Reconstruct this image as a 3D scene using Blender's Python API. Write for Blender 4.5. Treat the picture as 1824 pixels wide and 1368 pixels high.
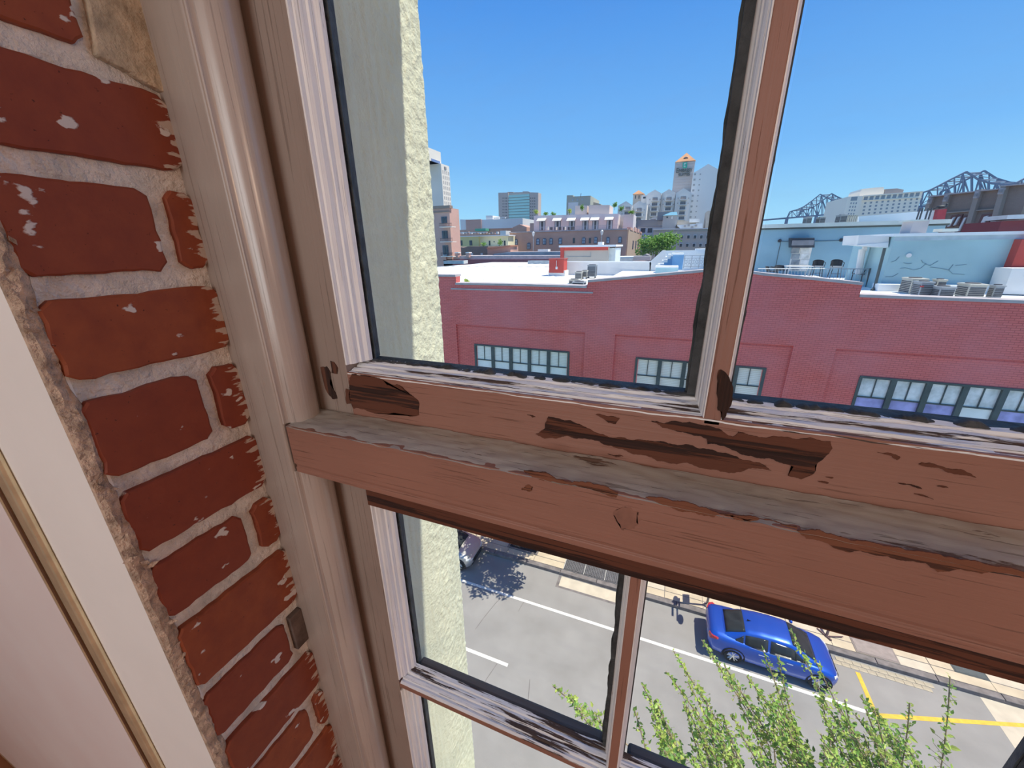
import bpy, bmesh, math, random
from mathutils import Vector, Matrix, noise
for o in list(bpy.data.objects): bpy.data.objects.remove(o, do_unlink=True)
random.seed(7)
R = math.radians
scene = bpy.context.scene
COL = scene.collection
# ------------------------------------------------------------------ camera
H = 15.5                                   # eye height above the street (m)
FPX, CX, CY = 685.0, 912.0, 684.0          # focal length and centre for a 1824 x 1368 frame
PIT, YAW, ROL = R(19.6), R(21.6), R(0.8)
FW = Vector((-math.sin(YAW)*math.cos(PIT), math.cos(YAW)*math.cos(PIT), -math.sin(PIT)))
RT0 = Vector((math.cos(YAW), math.sin(YAW), 0))
UP0 = RT0.cross(FW)
RT = RT0*math.cos(ROL) - UP0*math.sin(ROL)      # the phone is held a touch off level
UP = RT0*math.sin(ROL) + UP0*math.cos(ROL)
EYE = Vector((0, 0, H))
cam_d = bpy.data.cameras.new('camera'); cam = bpy.data.objects.new('camera', cam_d); COL.objects.link(cam)
cam_d.sensor_width = 36; cam_d.lens = FPX/1824*36; cam_d.clip_start = .01; cam_d.clip_end = 5000
cam.matrix_world = Matrix(((RT.x, UP.x, -FW.x, EYE.x), (RT.y, UP.y, -FW.y, EYE.y), (RT.z, UP.z, -FW.z, EYE.z), (0, 0, 0, 1)))
scene.camera = cam
# ------------------------------------------------------------------ sky, sun, exposure
SUN = Vector((.42, .10, 1.0)).normalized()
w = bpy.data.worlds.new('sky'); scene.world = w; w.use_nodes = True
nt = w.node_tree; nt.nodes.clear()
tc = nt.nodes.new('ShaderNodeTexCoord'); sp = nt.nodes.new('ShaderNodeSeparateXYZ')
rp = nt.nodes.new('ShaderNodeValToRGB'); bg = nt.nodes.new('ShaderNodeBackground'); wo = nt.nodes.new('ShaderNodeOutputWorld')
nt.links.new(tc.outputs['Generated'], sp.inputs[0]); nt.links.new(sp.outputs['Z'], rp.inputs[0])
nt.links.new(rp.outputs[0], bg.inputs[0]); nt.links.new(bg.outputs[0], wo.inputs[0])
e = rp.color_ramp.elements
e[0].position = 0; e[0].color = (.42, .72, .95, 1)
e[1].position = 1; e[1].color = (.05, .20, .62, 1)
for p_, c_ in ((.07, (.32, .65, .95, 1)), (.18, (.19, .48, .92, 1)), (.42, (.085, .30, .80, 1))):
    q = e.new(p_); q.color = c_
bg.inputs[1].default_value = 1.08
sl = bpy.data.lights.new('sun', 'SUN'); sl.energy = 5.4; sl.angle = R(.53); sl.color = (1, .93, .80)
so = bpy.data.objects.new('sun', sl); COL.objects.link(so); so.rotation_euler = SUN.to_track_quat('Z', 'Y').to_euler()
so.location = (20, 5, 60)
scene.view_settings.view_transform = 'Standard'; scene.view_settings.look = 'None'
scene.view_settings.exposure = 0.0; scene.view_settings.gamma = 1; scene.view_settings.use_curve_mapping = False
# added unseen fill: area light in an invented back window; warm pendant below
al = bpy.data.lights.new('added_room_fill', 'AREA'); al.shape = 'RECTANGLE'; al.size = 1.3; al.size_y = 1.5
al.energy = 25; al.color = (1, .97, .93)
ao = bpy.data.objects.new('added_room_fill', al); COL.objects.link(ao)
ao.location = (-.25, -2.52, H+.25); ao.rotation_euler = (R(90), 0, 0)
# ------------------------------------------------------------------ places measured in the photograph
def ray(px, py):
    return FW + RT*((px-CX)/FPX) + UP*((CY-py)/FPX)
def A(px, py, Y):
    r = ray(px, py); return EYE + r*(Y/r.y)
def B(px, py, z):
    r = ray(px, py); return EYE + r*((z-H)/r.z)
def Cx(px, py, X):
    r = ray(px, py); return EYE + r*(X/r.x)
def onwall(px, py, P0, P1):                # vertical plane through P0, P1
    r = ray(px, py); n = Vector((P1.y-P0.y, -(P1.x-P0.x), 0))
    return EYE + r*((P0-EYE).dot(n)/r.dot(n))
# ------------------------------------------------------------------ scene tree helpers
def tag(o, label=None, cat=None, group=None, kind=None):
    if label: o['label'] = label
    if cat: o['category'] = cat
    if group: o['group'] = group
    if kind: o['kind'] = kind
    return o
def adopt(o, parent):
    if parent is not None:
        o.parent = parent; o.matrix_parent_inverse = parent.matrix_basis.inverted()
    return o
def empty(name, loc, label=None, cat=None, group=None, kind=None, parent=None):
    o = bpy.data.objects.new(name, None); o.location = loc; o.empty_display_size = .05; COL.objects.link(o)
    adopt(o, parent); return tag(o, label, cat, group, kind)
class MB:
    def __init__(s): s.v = []; s.f = []
    def add(s, vs, fs):
        n = len(s.v); s.v += [tuple(x) for x in vs]; s.f += [tuple(i+n for i in f) for f in fs]; return s
    def box(s, a, b):
        (x0, y0, z0), (x1, y1, z1) = a, b
        if x0 > x1: x0, x1 = x1, x0
        if y0 > y1: y0, y1 = y1, y0
        if z0 > z1: z0, z1 = z1, z0
        return s.add([(x0,y0,z0),(x1,y0,z0),(x1,y1,z0),(x0,y1,z0),(x0,y0,z1),(x1,y0,z1),(x1,y1,z1),(x0,y1,z1)],
                     [(3,2,1,0),(4,5,6,7),(0,1,5,4),(1,2,6,5),(2,3,7,6),(3,0,4,7)])
    def prism(s, pts, d):                  # planar polygon swept by d
        n = len(pts); d = Vector(d); p = [Vector(x) for x in pts]
        nrm = Vector((0,0,0))
        for i in range(n): nrm += p[i].cross(p[(i+1) % n])
        if nrm.dot(d) > 0: p = p[::-1]
        return s.add(p+[x+d for x in p], [tuple(range(n)), tuple(range(2*n-1, n-1, -1))] +
                     [(i, n+i, n+(i+1) % n, (i+1) % n) for i in range(n)])
    def tube(s, p, q, r, n=6, r2=None, cap=True):
        p, q = Vector(p), Vector(q); d = (q-p)
        if d.length < 1e-9: return s
        d.normalize(); a = d.orthogonal().normalized(); b = d.cross(a); r2 = r if r2 is None else r2
        vs = [p+(a*math.cos(2*math.pi*i/n)+b*math.sin(2*math.pi*i/n))*r for i in range(n)] + \
             [q+(a*math.cos(2*math.pi*i/n)+b*math.sin(2*math.pi*i/n))*r2 for i in range(n)]
        fs = [(i, (i+1) % n, n+(i+1) % n, n+i) for i in range(n)]
        if cap: fs += [tuple(range(n-1, -1, -1)), tuple(range(n, 2*n))]
        return s.add(vs, fs)
    def path(s, pts, r, n=6):
        for a, b in zip(pts, pts[1:]): s.tube(a, b, r, n)
        return s
    def sweep(s, prof, p, q, caps=True):   # profile is a list of (offset vectors) closed, from p to q
        p, q = Vector(p), Vector(q); n = len(prof)
        vs = [p+Vector(o) for o in prof]+[q+Vector(o) for o in prof]
        fs = [(i, (i+1) % n, n+(i+1) % n, n+i) for i in range(n)]
        if caps: fs += [tuple(range(n-1, -1, -1)), tuple(range(n, 2*n))]
        return s.add(vs, fs)
    def ball(s, c, r, nu=10, nv=6):
        c = Vector(c); rx, ry, rz = (r, r, r) if not hasattr(r, '__len__') else r
        vs = [c+Vector((0,0,-rz))]
        for j in range(1, nv):
            t = -math.pi/2+math.pi*j/nv
            vs += [c+Vector((rx*math.cos(t)*math.cos(2*math.pi*i/nu), ry*math.cos(t)*math.sin(2*math.pi*i/nu), rz*math.sin(t))) for i in range(nu)]
        vs.append(c+Vector((0,0,rz)))
        fs = [(0, 1+(i+1) % nu, 1+i) for i in range(nu)]
        for j in range(nv-2):
            fs += [(1+j*nu+i, 1+j*nu+(i+1) % nu, 1+(j+1)*nu+(i+1) % nu, 1+(j+1)*nu+i) for i in range(nu)]
        k = 1+(nv-2)*nu; fs += [(k+i, k+(i+1) % nu, len(vs)-1) for i in range(nu)]
        return s.add(vs, fs)
    def mesh(s, name, m, smooth=False, fix=False):
        me = bpy.data.meshes.new(name); me.from_pydata(s.v, [], s.f)
        if fix:
            bm = bmesh.new(); bm.from_mesh(me); bmesh.ops.recalc_face_normals(bm, faces=bm.faces); bm.to_mesh(me); bm.free()
        if m: me.materials.append(m)
        if smooth: me.polygons.foreach_set('use_smooth', [True]*len(me.polygons))
        me.update(); return me
    def build(s, name, m, parent=None, smooth=False, fix=False, bevel=0, **t):
        o = bpy.data.objects.new(name, s.mesh(name, m, smooth, fix)); COL.objects.link(o); adopt(o, parent)
        if bevel:
            b = o.modifiers.new('bevel', 'BEVEL'); b.width = bevel; b.segments = 2; b.limit_method = 'ANGLE'; b.angle_limit = R(40)
        return tag(o, **t)
def place(mesh, name, loc, scale=(1,1,1), rot=(0,0,0), parent=None, **t):   # an object sharing mesh data
    o = bpy.data.objects.new(name, mesh); o.location = loc; o.scale = scale; o.rotation_euler = rot
    COL.objects.link(o); adopt(o, parent); return tag(o, **t)
# ------------------------------------------------------------------ materials
def new_mat(name):
    m = bpy.data.materials.new(name); m.use_nodes = True; t = m.node_tree
    return m, t, t.nodes['Principled BSDF']
def nz(t, scale, detail=3, stretch=(1,1,1), coord='Object', rough=.55):
    c = t.nodes.new('ShaderNodeTexCoord'); mp = t.nodes.new('ShaderNodeMapping'); mp.inputs['Scale'].default_value = stretch
    n = t.nodes.new('ShaderNodeTexNoise'); n.inputs['Scale'].default_value = scale; n.inputs['Detail'].default_value = detail; n.inputs['Roughness'].default_value = rough
    t.links.new(c.outputs[coord], mp.inputs[0]); t.links.new(mp.outputs[0], n.inputs['Vector']); return n.outputs[0]
def ramp(t, fac, stops):
    r = t.nodes.new('ShaderNodeValToRGB'); els = r.color_ramp.elements
    while len(els) < len(stops): els.new(.5)
    for el, (p, c) in zip(els, stops): el.position = p; el.color = tuple(c)+((1,) if len(c) == 3 else ())
    t.links.new(fac, r.inputs[0]); return r.outputs[0]
def mixc(t, fac, a, b):
    m = t.nodes.new('ShaderNodeMix'); m.data_type = 'RGBA'
    for v, i in ((a, 6), (b, 7)):
        if hasattr(v, 'links'): t.links.new(v, m.inputs[i])
        else: m.inputs[i].default_value = tuple(v)+((1,) if len(v) == 3 else ())
    if hasattr(fac, 'links'): t.links.new(fac, m.inputs[0])
    else: m.inputs[0].default_value = fac
    return m.outputs[2]
def math_(t, op, a, b=0.0):
    m = t.nodes.new('ShaderNodeMath'); m.operation = op
    for i, v in enumerate((a, b)):
        if hasattr(v, 'links'): t.links.new(v, m.inputs[i])
        else: m.inputs[i].default_value = v
    return m.outputs[0]
def bump(t, p, h, strength=.3, dist=.01, prev=None):
    b = t.nodes.new('ShaderNodeBump'); b.inputs['Strength'].default_value = strength; b.inputs['Distance'].default_value = dist
    t.links.new(h, b.inputs['Height'])
    if prev is not None: t.links.new(prev, b.inputs['Normal'])
    t.links.new(b.outputs[0], p.inputs['Normal']); return b.outputs[0]
def k(c, f): return tuple(min(1, x*f) for x in c[:3])
_mats = {}
def mat(name, col, rough=.8, var=.12, vs=3.0, bmp=0, bs=60, bd=.01, metal=0, coat=0, stretch=(1,1,1), spec=.4):
    if name in _mats: return _mats[name]
    m, t, p = new_mat(name)
    f = nz(t, vs, 4, stretch)
    t.links.new(ramp(t, f, [(.3, k(col, 1-var)), (.7, k(col, 1+var))]), p.inputs['Base Color'])
    p.inputs['Roughness'].default_value = rough; p.inputs['Metallic'].default_value = metal
    p.inputs['Coat Weight'].default_value = coat; p.inputs['Specular IOR Level'].default_value = spec
    if bmp: bump(t, p, nz(t, bs, 4, stretch), bmp, bd)
    _mats[name] = m; return m
def bricks(name, c1, c2, mortar, scale=1.0, bmp=.3, rough=.85, var=.25):
    """far brickwork whose single bricks cannot be told apart"""
    m, t, p = new_mat(name)
    c = t.nodes.new('ShaderNodeTexCoord'); s = t.nodes.new('ShaderNodeSeparateXYZ'); cb = t.nodes.new('ShaderNodeCombineXYZ')
    t.links.new(c.outputs['Object'], s.inputs[0])
    t.links.new(math_(t, 'ADD', s.outputs[0], s.outputs[1]), cb.inputs[0]); t.links.new(s.outputs[2], cb.inputs[1])
    b = t.nodes.new('ShaderNodeTexBrick'); t.links.new(cb.outputs[0], b.inputs['Vector'])
    for n_, v in (('Color1', c1), ('Color2', c2), ('Mortar', mortar)): b.inputs[n_].default_value = tuple(v)+(1,)
    b.inputs['Scale'].default_value = scale; b.inputs['Mortar Size'].default_value = .012; b.inputs['Brick Width'].default_value = .24; b.inputs['Row Height'].default_value = .078
    f = nz(t, .5, 5)
    mx = mixc(t, f, k(c1, 1-var), k(c1, 1+var))
    t.links.new(mixc(t, .5, b.outputs[0], mx), p.inputs['Base Color']); p.inputs['Roughness'].default_value = rough
    p.inputs['Specular IOR Level'].default_value = .2
    if bmp: bump(t, p, b.outputs['Fac'], -bmp, .01)
    return m
def peel(name, paint, under, grain=(1,1,1), thr=.62, sc=9, soft=.012, rough=.5, fine=.5, crack=.25, var=.08, coat=0):
    """old brushed paint, cracked and flaked along the grain down to bare wood"""
    m, t, p = new_mat(name)
    n1 = nz(t, sc, 7, grain, rough=.62)
    mask = ramp(t, n1, [(thr-soft, (0,0,0)), (thr+soft, (1,1,1))])
    g2 = tuple(x*3 if x > .5 else x*.6 for x in grain)
    n2 = nz(t, sc*3.2, 5, g2, rough=.6)
    cr = ramp(t, n2, [(.61, (0,0,0)), (.645, (1,1,1))])
    pc = ramp(t, nz(t, 7, 4), [(.3, k(paint, 1-var)), (.7, k(paint, 1+var))])
    pc = mixc(t, ramp(t, nz(t, sc*.35, 6, grain), [(.52, (0,0,0)), (.75, (.45,)*3)]), pc, k(paint, .72))
    pc = mixc(t, math_(t, 'MULTIPLY', cr, crack), pc, k(under, .55))
    uc = ramp(t, nz(t, sc*2, 6, g2), [(.3, k(under, .4)), (.7, k(under, 1.5))])
    t.links.new(mixc(t, mask, pc, uc), p.inputs['Base Color'])
    t.links.new(ramp(t, mask, [(0, (rough,)*3), (1, (.85,)*3)]), p.inputs['Roughness'])
    p.inputs['Coat Weight'].default_value = coat; p.inputs['Coat Roughness'].default_value = .25
    h = math_(t, 'SUBTRACT', math_(t, 'MULTIPLY', nz(t, sc*2.5, 6, g2), fine), math_(t, 'ADD', mask, math_(t, 'MULTIPLY', cr, .5)))
    bump(t, p, h, .55, .0012)
    return m
def glass_mat(name, tint=(1,1,1), dirt=.05, refl=.06):
    """clear old pane: light passes, a little mirror reflection, a little dust"""
    m, t, p = new_mat(name); t.nodes.remove(p)
    out = t.nodes['Material Output']
    tr = t.nodes.new('ShaderNodeBsdfTransparent'); tr.inputs[0].default_value = tuple(tint)+(1,)
    gl = t.nodes.new('ShaderNodeBsdfGlossy'); gl.inputs['Roughness'].default_value = .02
    fr = t.nodes.new('ShaderNodeLayerWeight'); fr.inputs[0].default_value = .5
    sch = math_(t, 'ADD', math_(t, 'MULTIPLY', math_(t, 'POWER', fr.outputs['Facing'], 5.0), .15), refl*.5)
    mx = t.nodes.new('ShaderNodeMixShader'); t.links.new(sch, mx.inputs[0])
    t.links.new(tr.outputs[0], mx.inputs[1]); t.links.new(gl.outputs[0], mx.inputs[2])
    d = t.nodes.new('ShaderNodeBsdfTranslucent'); d.inputs[0].default_value = (.9, .92, .9, 1)
    m2 = t.nodes.new('ShaderNodeMixShader')
    f = ramp(t, nz(t, 60, 6, (.35, 1, 1.2)), [(.45, (dirt*.5,)*3), (.8, (dirt*3,)*3)])
    t.links.new(f, m2.inputs[0]); t.links.new(mx.outputs[0], m2.inputs[1]); t.links.new(d.outputs[0], m2.inputs[2])
    t.links.new(m2.outputs[0], out.inputs[0]); return m
# ================================================================== THE ROOM AND ITS WINDOW
WARM_LIT_PAINT = (.325, .160, .116)  # off-white paint with the warm red room bounce put into its colour
m_face_x = peel('warm_lit_paint_rail', WARM_LIT_PAINT, (.11, .045, .022), (.10, 1, 1), .70, 55, crack=.35, rough=.5)
m_face_z = peel('warm_lit_paint_upright', WARM_LIT_PAINT, (.11, .045, .022), (1, 1, .08), .74, 55, crack=.35, rough=.5)
m_jamb = peel('warm_lit_gloss_paint', (.42, .35, .305), (.22, .13, .09), (1, 1, .06), .80, 45, crack=.30, rough=.36, coat=.25)  # casing, stile and bead: warm room light tinted into off-white paint
m_stile = peel('warm_lit_stile_paint', (.33, .255, .215), (.16, .09, .06), (1, 1, .06), .74, 45, crack=.4, rough=.5)
m_bead = peel('glossy_bead_paint', (.48, .405, .36), (.24, .15, .10), (1, 1, .06), .82, 45, crack=.25, rough=.32, coat=.9)
m_white_x = peel('flaking_white_paint_rail', (.90, .90, .90), (.085, .055, .045), (.05, 1, 1), .565, 120, crack=.8, rough=.6)
m_white_z = peel('flaking_white_paint_upright', (.93, .91, .90), (.22, .13, .09), (1, 1, .04), .68, 120, crack=.35, rough=.5)
m_ledge = peel('grey_flaking_ledge_paint', (.47, .44, .40), (.15, .10, .075), (.22, 1, 1), .62, 42, crack=.5, rough=.75)
m_bare = peel('bare_wood', (.125, .040, .020), (.034, .012, .008), (.04, 1, 1), .53, 70, crack=.9, rough=.8)
m_bare_z = peel('bare_wood_upright', (.125, .045, .024), (.035, .014, .009), (1, 1, .04), .55, 70, crack=.9, rough=.8)
m_putty = mat('dark_putty', (.052, .054, .055), .75, .5, 60, .8, 140, .003)
m_glass = glass_mat('old_window_glass', (.98, .99, .98), .014, 0.0)
m_grey = mat('weathered_grey_wood', (.15, .115, .10), .9, .4, 40, .6, 120, .002, stretch=(.08, 1, 1))
Z = lambda z: H+z
# --- outer shell of the house and the plain room behind the photographer
m_stucco = mat('cream_stucco', (.75, .77, .60), .9, .07, 14, .5, 260, .003)
m_room = bricks('room_brick', (.42, .15, .08), (.34, .11, .06), (.5, .42, .36), 1, .3)
m_plaster = mat('white_drywall', (.90, .875, .85), .75, .03, 6, .15, 90, .002)
m_floorwood = mat('red_brown_floor_boards', (.36, .15, .075), .45, .3, 2, .2, 20, .004, stretch=(.2, 3, 1))
def structure(name, a, b, m, **t):
    return MB().box(a, b).build(name, m, kind='structure', **t)
structure('floor', (-2.6, -2.6, Z(-1.7)), (3.5, .131, Z(-1.6)), m_floorwood)
structure('ceiling', (-2.6, -2.6, Z(1.6)), (3.5, .131, Z(1.7)), m_plaster)
structure('wall_side', (-2.7, -2.6, Z(-1.7)), (-2.6, .131, Z(1.7)), m_room)
structure('wall_right', (3.5, -2.6, Z(-1.7)), (3.6, .131, Z(1.7)), m_room)
wl = empty('wall_back', (0, -2.65, Z(-1.6)), kind='structure')
for x0, x1, z0, z1 in ((-2.7, -.9, -1.7, 1.7), (.4, 3.6, -1.7, 1.7), (-.9, .4, -1.7, -.5), (-.9, .4, 1.0, 1.7)):
    MB().box((x0, -2.7, Z(z0)), (x1, -2.6, Z(z1))).build('wall_panel', m_room, wl)
w3 = empty('added_back_window', (-.25, -2.65, Z(-.5)), kind='structure')  # invented window frame round the added fill light, out of view
for x in (-.9, -.275, .35): MB().box((x, -2.67, Z(-.5)), (x+.05, -2.63, Z(1.0))).build('window_stile', m_white_z, w3)
for z in (-.5, .23, .95): MB().box((-.85, -2.67, Z(z)), (.35, -2.63, Z(z+.05))).build('window_rail', m_white_z, w3)
# masonry round the window
ex = empty('wall_exterior', (0, .4, 0), kind='structure')
for a, b in (((-9, .335, 0), (-.302, .485, H+5)), ((.775, .335, 0), (9, .487, H+5)), ((-.302, .335, Z(.63)), (.775, .487, H+5)), ((-.302, .335, 0), (.775, .487, Z(-1.30)))):
    MB().box(a, b).build('stucco_wall', m_stucco, ex)
MB().box((-.301, .336, Z(-1.30)), (.774, .486, Z(-1.255))).build('window_ledge', m_stucco, ex)
MB().box((-9, -8, 0), (9, .335, Z(-1.71))).build('lower_storeys', m_stucco, ex)
MB().box((-9, -8, Z(1.72)), (9, .335, H+5)).build('upper_storey', m_stucco, ex)
for a, b in (((-2.7, .131, Z(-1.71)), (-.4045, .335, Z(1.71))), ((.855, .131, Z(-1.71)), (3.6, .335, Z(1.71))), ((-.4045, .131, Z(.66)), (.855, .335, Z(1.71))), ((-.4045, .131, Z(-1.71)), (.855, .335, Z(-1.30)))):
    MB().box(a, b).build('masonry_core', m_room, ex)
# the rough rendered reveal outside the panes: brushed near the frame, stippled towards the street
g = MB(); ny, nz_ = 62, 560
def rv(y, z):
    rough = min(1, max(0, (y-.385)/.03))
    b_ = noise.noise((y*160, 1.3, z*9))*.0012*(1-rough*.6)
    s_ = noise.fractal((y*130, 4.1, z*110), 1, 2, 3)*.0016*rough
    return b_+s_
vs, fs = [], []
for j in range(nz_+1):
    z = -1.30+1.93*j/nz_
    for i in range(ny+1):
        y = .336+.151*i/ny; x = -.3015+rv(y, z)
        if i == ny: y += noise.noise((3, 5, z*60))*.002; x -= .002
        vs.append((x, y, Z(z)))
    vs.append((-.335, .4875+noise.noise((9, 2, z*70))*.001, Z(z)))
n = ny+2
fs = [(j*n+i, j*n+i+1, (j+1)*n+i+1, (j+1)*n+i) for j in range(nz_) for i in range(n-1)]
g.add(vs, fs).build('window_reveal', m_stucco, ex, smooth=True)
# --- brick reveal inside
m_mortar = mat('pale_lime_mortar', (.80, .765, .715), .95, .22, 45, .9, 170, .006)
m, t, p = new_mat('old_red_brick')
oi = t.nodes.new('ShaderNodeObjectInfo')
base = ramp(t, oi.outputs['Random'], [(0, (.27, .060, .032)), (.5, (.30, .075, .034)), (1, (.36, .095, .038))])
base = mixc(t, ramp(t, nz(t, 55, 5), [(.35, (0,0,0)), (.7, (.55,)*3)]), base, (.20, .042, .026))
chip = ramp(t, nz(t, 42, 6, (1, .75, 1.2), rough=.45), [(.665, (0,0,0)), (.68, (1,1,1))])
grit = ramp(t, nz(t, 330, 3), [(.70, (0,0,0)), (.74, (1,1,1))])
base = mixc(t, grit, base, (.10, .025, .02))
tcb = t.nodes.new('ShaderNodeTexCoord'); sxb = t.nodes.new('ShaderNodeSeparateXYZ'); t.links.new(tcb.outputs['Object'], sxb.inputs[0])
near = math_(t, 'MULTIPLY', math_(t, 'SUBTRACT', sxb.outputs[1], .229), 14.0)
smr = ramp(t, math_(t, 'ADD', nz(t, 95, 6, (1, .35, 1.4)), near), [(.70, (0,0,0)), (.73, (1,1,1))])
base = mixc(t, smr, base, (.56, .47, .41))
t.links.new(mixc(t, chip, base, (.70, .67, .66)), p.inputs['Base Color']); p.inputs['Roughness'].default_value = .62; p.inputs['Specular IOR Level'].default_value = .35
bump(t, p, math_(t, 'ADD', math_(t, 'MULTIPLY', nz(t, 120, 6), .5), math_(t, 'SUBTRACT', chip, grit)), .5, .0012)
m_brick = m
wb = MB().box((-.44, .1312, Z(-1.6)), (-.4042, .2475, Z(1.6))).build('wall_left', m_mortar, kind='structure')
joints = [.80, .7225, .645, .567, .489, .411, .334, .257, .205, .1288, .0566, -.0228, -.0980, -.1800, -.2576, -.3340, -.4290, -.5080, -.586, -.664, -.742, -.82, -.90, -.98, -1.06, -1.14, -1.22]
def brick(y0, y1, z0, z1, seed):
    rnd = random.Random(seed); pts = []; r = .006
    def seg(a, b, n_):
        for i in range(n_):
            f = i/n_; pts.append([a[0]+(b[0]-a[0])*f, a[1]+(b[1]-a[1])*f])
    seg((y0+r, z0), (y1-r, z0), 12); seg((y1-r, z0), (y1, z0+r), 2); seg((y1, z0+r), (y1, z1-r), 6); seg((y1, z1-r), (y1-r, z1), 2)
    seg((y1-r, z1), (y0+r, z1), 12); seg((y0+r, z1), (y0, z1-r), 2); seg((y0, z1-r), (y0, z0+r), 6); seg((y0, z0+r), (y0+r, z0), 2)
    for q in pts:
        q[0] += noise.noise((q[0]*90, q[1]*90, seed))*.0022; q[1] += noise.noise((q[0]*80+7, q[1]*80, seed))*.0022
    cy, cz = (y0+y1)/2, (z0+z1)/2; out = rnd.uniform(-.0004, .0022); tilt = rnd.uniform(-.012, .012)
    rings = [(-.4045, 1.0, 0), (-.4003+out, 1.0, 0), (-.3990+out, 1.0, .0018)]
    vs, fs = [], []
    for x, s, ins in rings:
        for q in pts:
            dy, dz = q[0]-cy, q[1]-cz; L = math.hypot(dy, dz)
            vs.append((x+dz*tilt, cy+dy*(1-ins/L), Z(cz+dz*(1-ins/L))))
    n_ = len(pts)
    for k_ in range(2): fs += [(k_*n_+i, k_*n_+(i+1) % n_, (k_+1)*n_+(i+1) % n_, (k_+1)*n_+i) for i in range(n_)]
    fs.append(tuple(range(2*n_, 3*n_)))
    MB().add(vs, fs).build('brick', m_brick, wb)
for i in range(len(joints)-1):
    zt, zb = joints[i]-.0082, joints[i+1]+.0082
    if i == 8: brick(.10, .2035, zb, zt, i); continue
    jit = [0, .004, -.005, .006, -.002][i % 5]
    if i % 2 == 1:
        brick(.1285, .2475, zb, zt, i*3+1)
    elif i == 16:
        brick(.128, .2185+jit, zb, zt, i*3+1)
        MB().box((-.405, .229, Z(zb+.006)), (-.397, .246, Z(zt-.002))).build('wooden_shim', m_grey, wb, bevel=.001)
    else:
        brick(.128, .2135+jit, zb, zt, i*3+1); brick(.2255+jit, .2475, zb, zt, i*3+2)
# smear of old plaster over the bricks beside the casing, at the top
g = MB()
prf = [(.2075, .1335), (.2115, .165), (.2090, .20), (.2130, .245), (.2090, .33), (.2475, .33), (.2475, .122), (.236, .1245), (.222, .130)]
m_smear = mat('yellowed_plaster_smear', (.55, .46, .34), .9, .3, 60, .9, 150, .004)
g.prism([(-.4045, y, Z(z)) for y, z in prf], (.0068, 0, 0)).build('plaster_patch', m_smear, wb, bevel=.0015)
# --- drywall on the room side, torn along the brick corner
wd = MB().box((-2.6, .1185, Z(-1.6)), (-.4035, .131, Z(1.6))).build('wall_front', m_plaster, kind='structure')
structure('wall_front_side', (.855, .1185, Z(-1.6)), (3.5, .131, Z(1.6)), m_plaster)
m_torn = mat('torn_drywall_paper', (.56, .42, .32), .95, .4, 90, 1, 200, .006)
g = MB(); ns = 420; vs = []; fs = []
for j in range(ns+1):
    z = -1.5+2.6*j/ns
    f1 = noise.fractal((z*45, 1.7, 3), 1, 2, 4); f2 = noise.fractal((z*60, 8.7, 1), 1, 2, 4); f3 = noise.fractal((z*38, 2.7, 6), 1, 2, 4)
    vs += [(-.4045, .1183, Z(z)), (-.4000+f1*.0010, .1183+f1*.0006, Z(z)), (-.3985+f2*.0026, .1215+f2*.0015, Z(z)), (-.3990+f3*.0034, .1262+f1*.002, Z(z)), (-.4005+f2*.002, .1300+max(-.002, f3*.0042), Z(z)), (-.4045, .1315+f3*.0040, Z(z))]
fs = [(j*6+i, j*6+i+1, (j+1)*6+i+1, (j+1)*6+i) for j in range(ns) for i in range(5)]
g.add(vs, fs).build('torn_edge', m_torn, wd)
g = MB(); rnd = random.Random(5)
for i in range(46):
    z = rnd.uniform(-.95, .05); y = rnd.uniform(.120, .1325); L = rnd.uniform(.002, .0048); a = rnd.uniform(0, 6.28)
    x = -.3985+rnd.uniform(-.002, .001); c_ = Vector((x, y, Z(z)))
    u = Vector((rnd.uniform(-.4, .5), math.cos(a), math.sin(a)))*L; v_ = Vector((rnd.uniform(-.3, .3), -math.sin(a), math.cos(a)))*L*.5
    g.add([c_-u, c_-u*.2-v_, c_+u, c_+u*.1+v_, c_-u+Vector((.0006,0,0)), c_-u*.2-v_+Vector((.0006,0,0)), c_+u+Vector((.0006,0,0)), c_+u*.1+v_+Vector((.0006,0,0))],
          [(3,2,1,0),(4,5,6,7),(0,1,5,4),(1,2,6,5),(2,3,7,6),(3,0,4,7)])
g.build('torn_paper_flakes', m_torn, wd, kind='stuff')
# --- glossy framed panel hung on the drywall
m_brass = mat('brushed_brass', (.74, .65, .45), .36, .12, 50, .15, 300, .001, metal=.6)
m_panel, t, p = new_mat('frosted_pale_panel')
t.links.new(ramp(t, nz(t, 5, 2), [(.3, (.90, .82, .82)), (.7, (.94, .90, .90))]), p.inputs['Base Color']); p.inputs['Roughness'].default_value = .45; p.inputs['Coat Weight'].default_value = .1; p.inputs['Coat Roughness'].default_value = .2
pn = empty('framed_panel', (-1.0, .11, Z(-1.59)), 'glossy pinkish white panel in a thin brass frame on the drywall', 'panel')
MB().box((-2.40, .1122, Z(-1.57)), (-.568, .1185, Z(.9))).build('panel_sheet', m_panel, pn)
m_bronze = mat('dark_bronze_lip', (.16, .09, .05), .4, .2, 40, metal=.6)
for x0, x1, y0 in ((-.571, -.5475, .1120), (-2.43, -2.40, .1120)):
    fr = MB().box((x0, y0, Z(-1.595)), (x1, .1185, Z(.93))).build('frame_side', m_brass, pn, bevel=.003)
    MB().box((x0-.006, .1108, Z(-1.59)), (x0+.003, .1130, Z(.92))).build('inner_lip', m_bronze, fr, bevel=.001)
    MB().box((x0-.010, .1100, Z(-1.59)), (x0-.005, .1125, Z(.92))).build('gilt_edge', m_brass, fr, bevel=.001)
for z0 in (-1.595, .90): MB().box((-2.40, .1118, Z(z0)), (-.568, .1185, Z(z0+.03))).build('frame_rail', m_brass, pn, bevel=.003)
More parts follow.
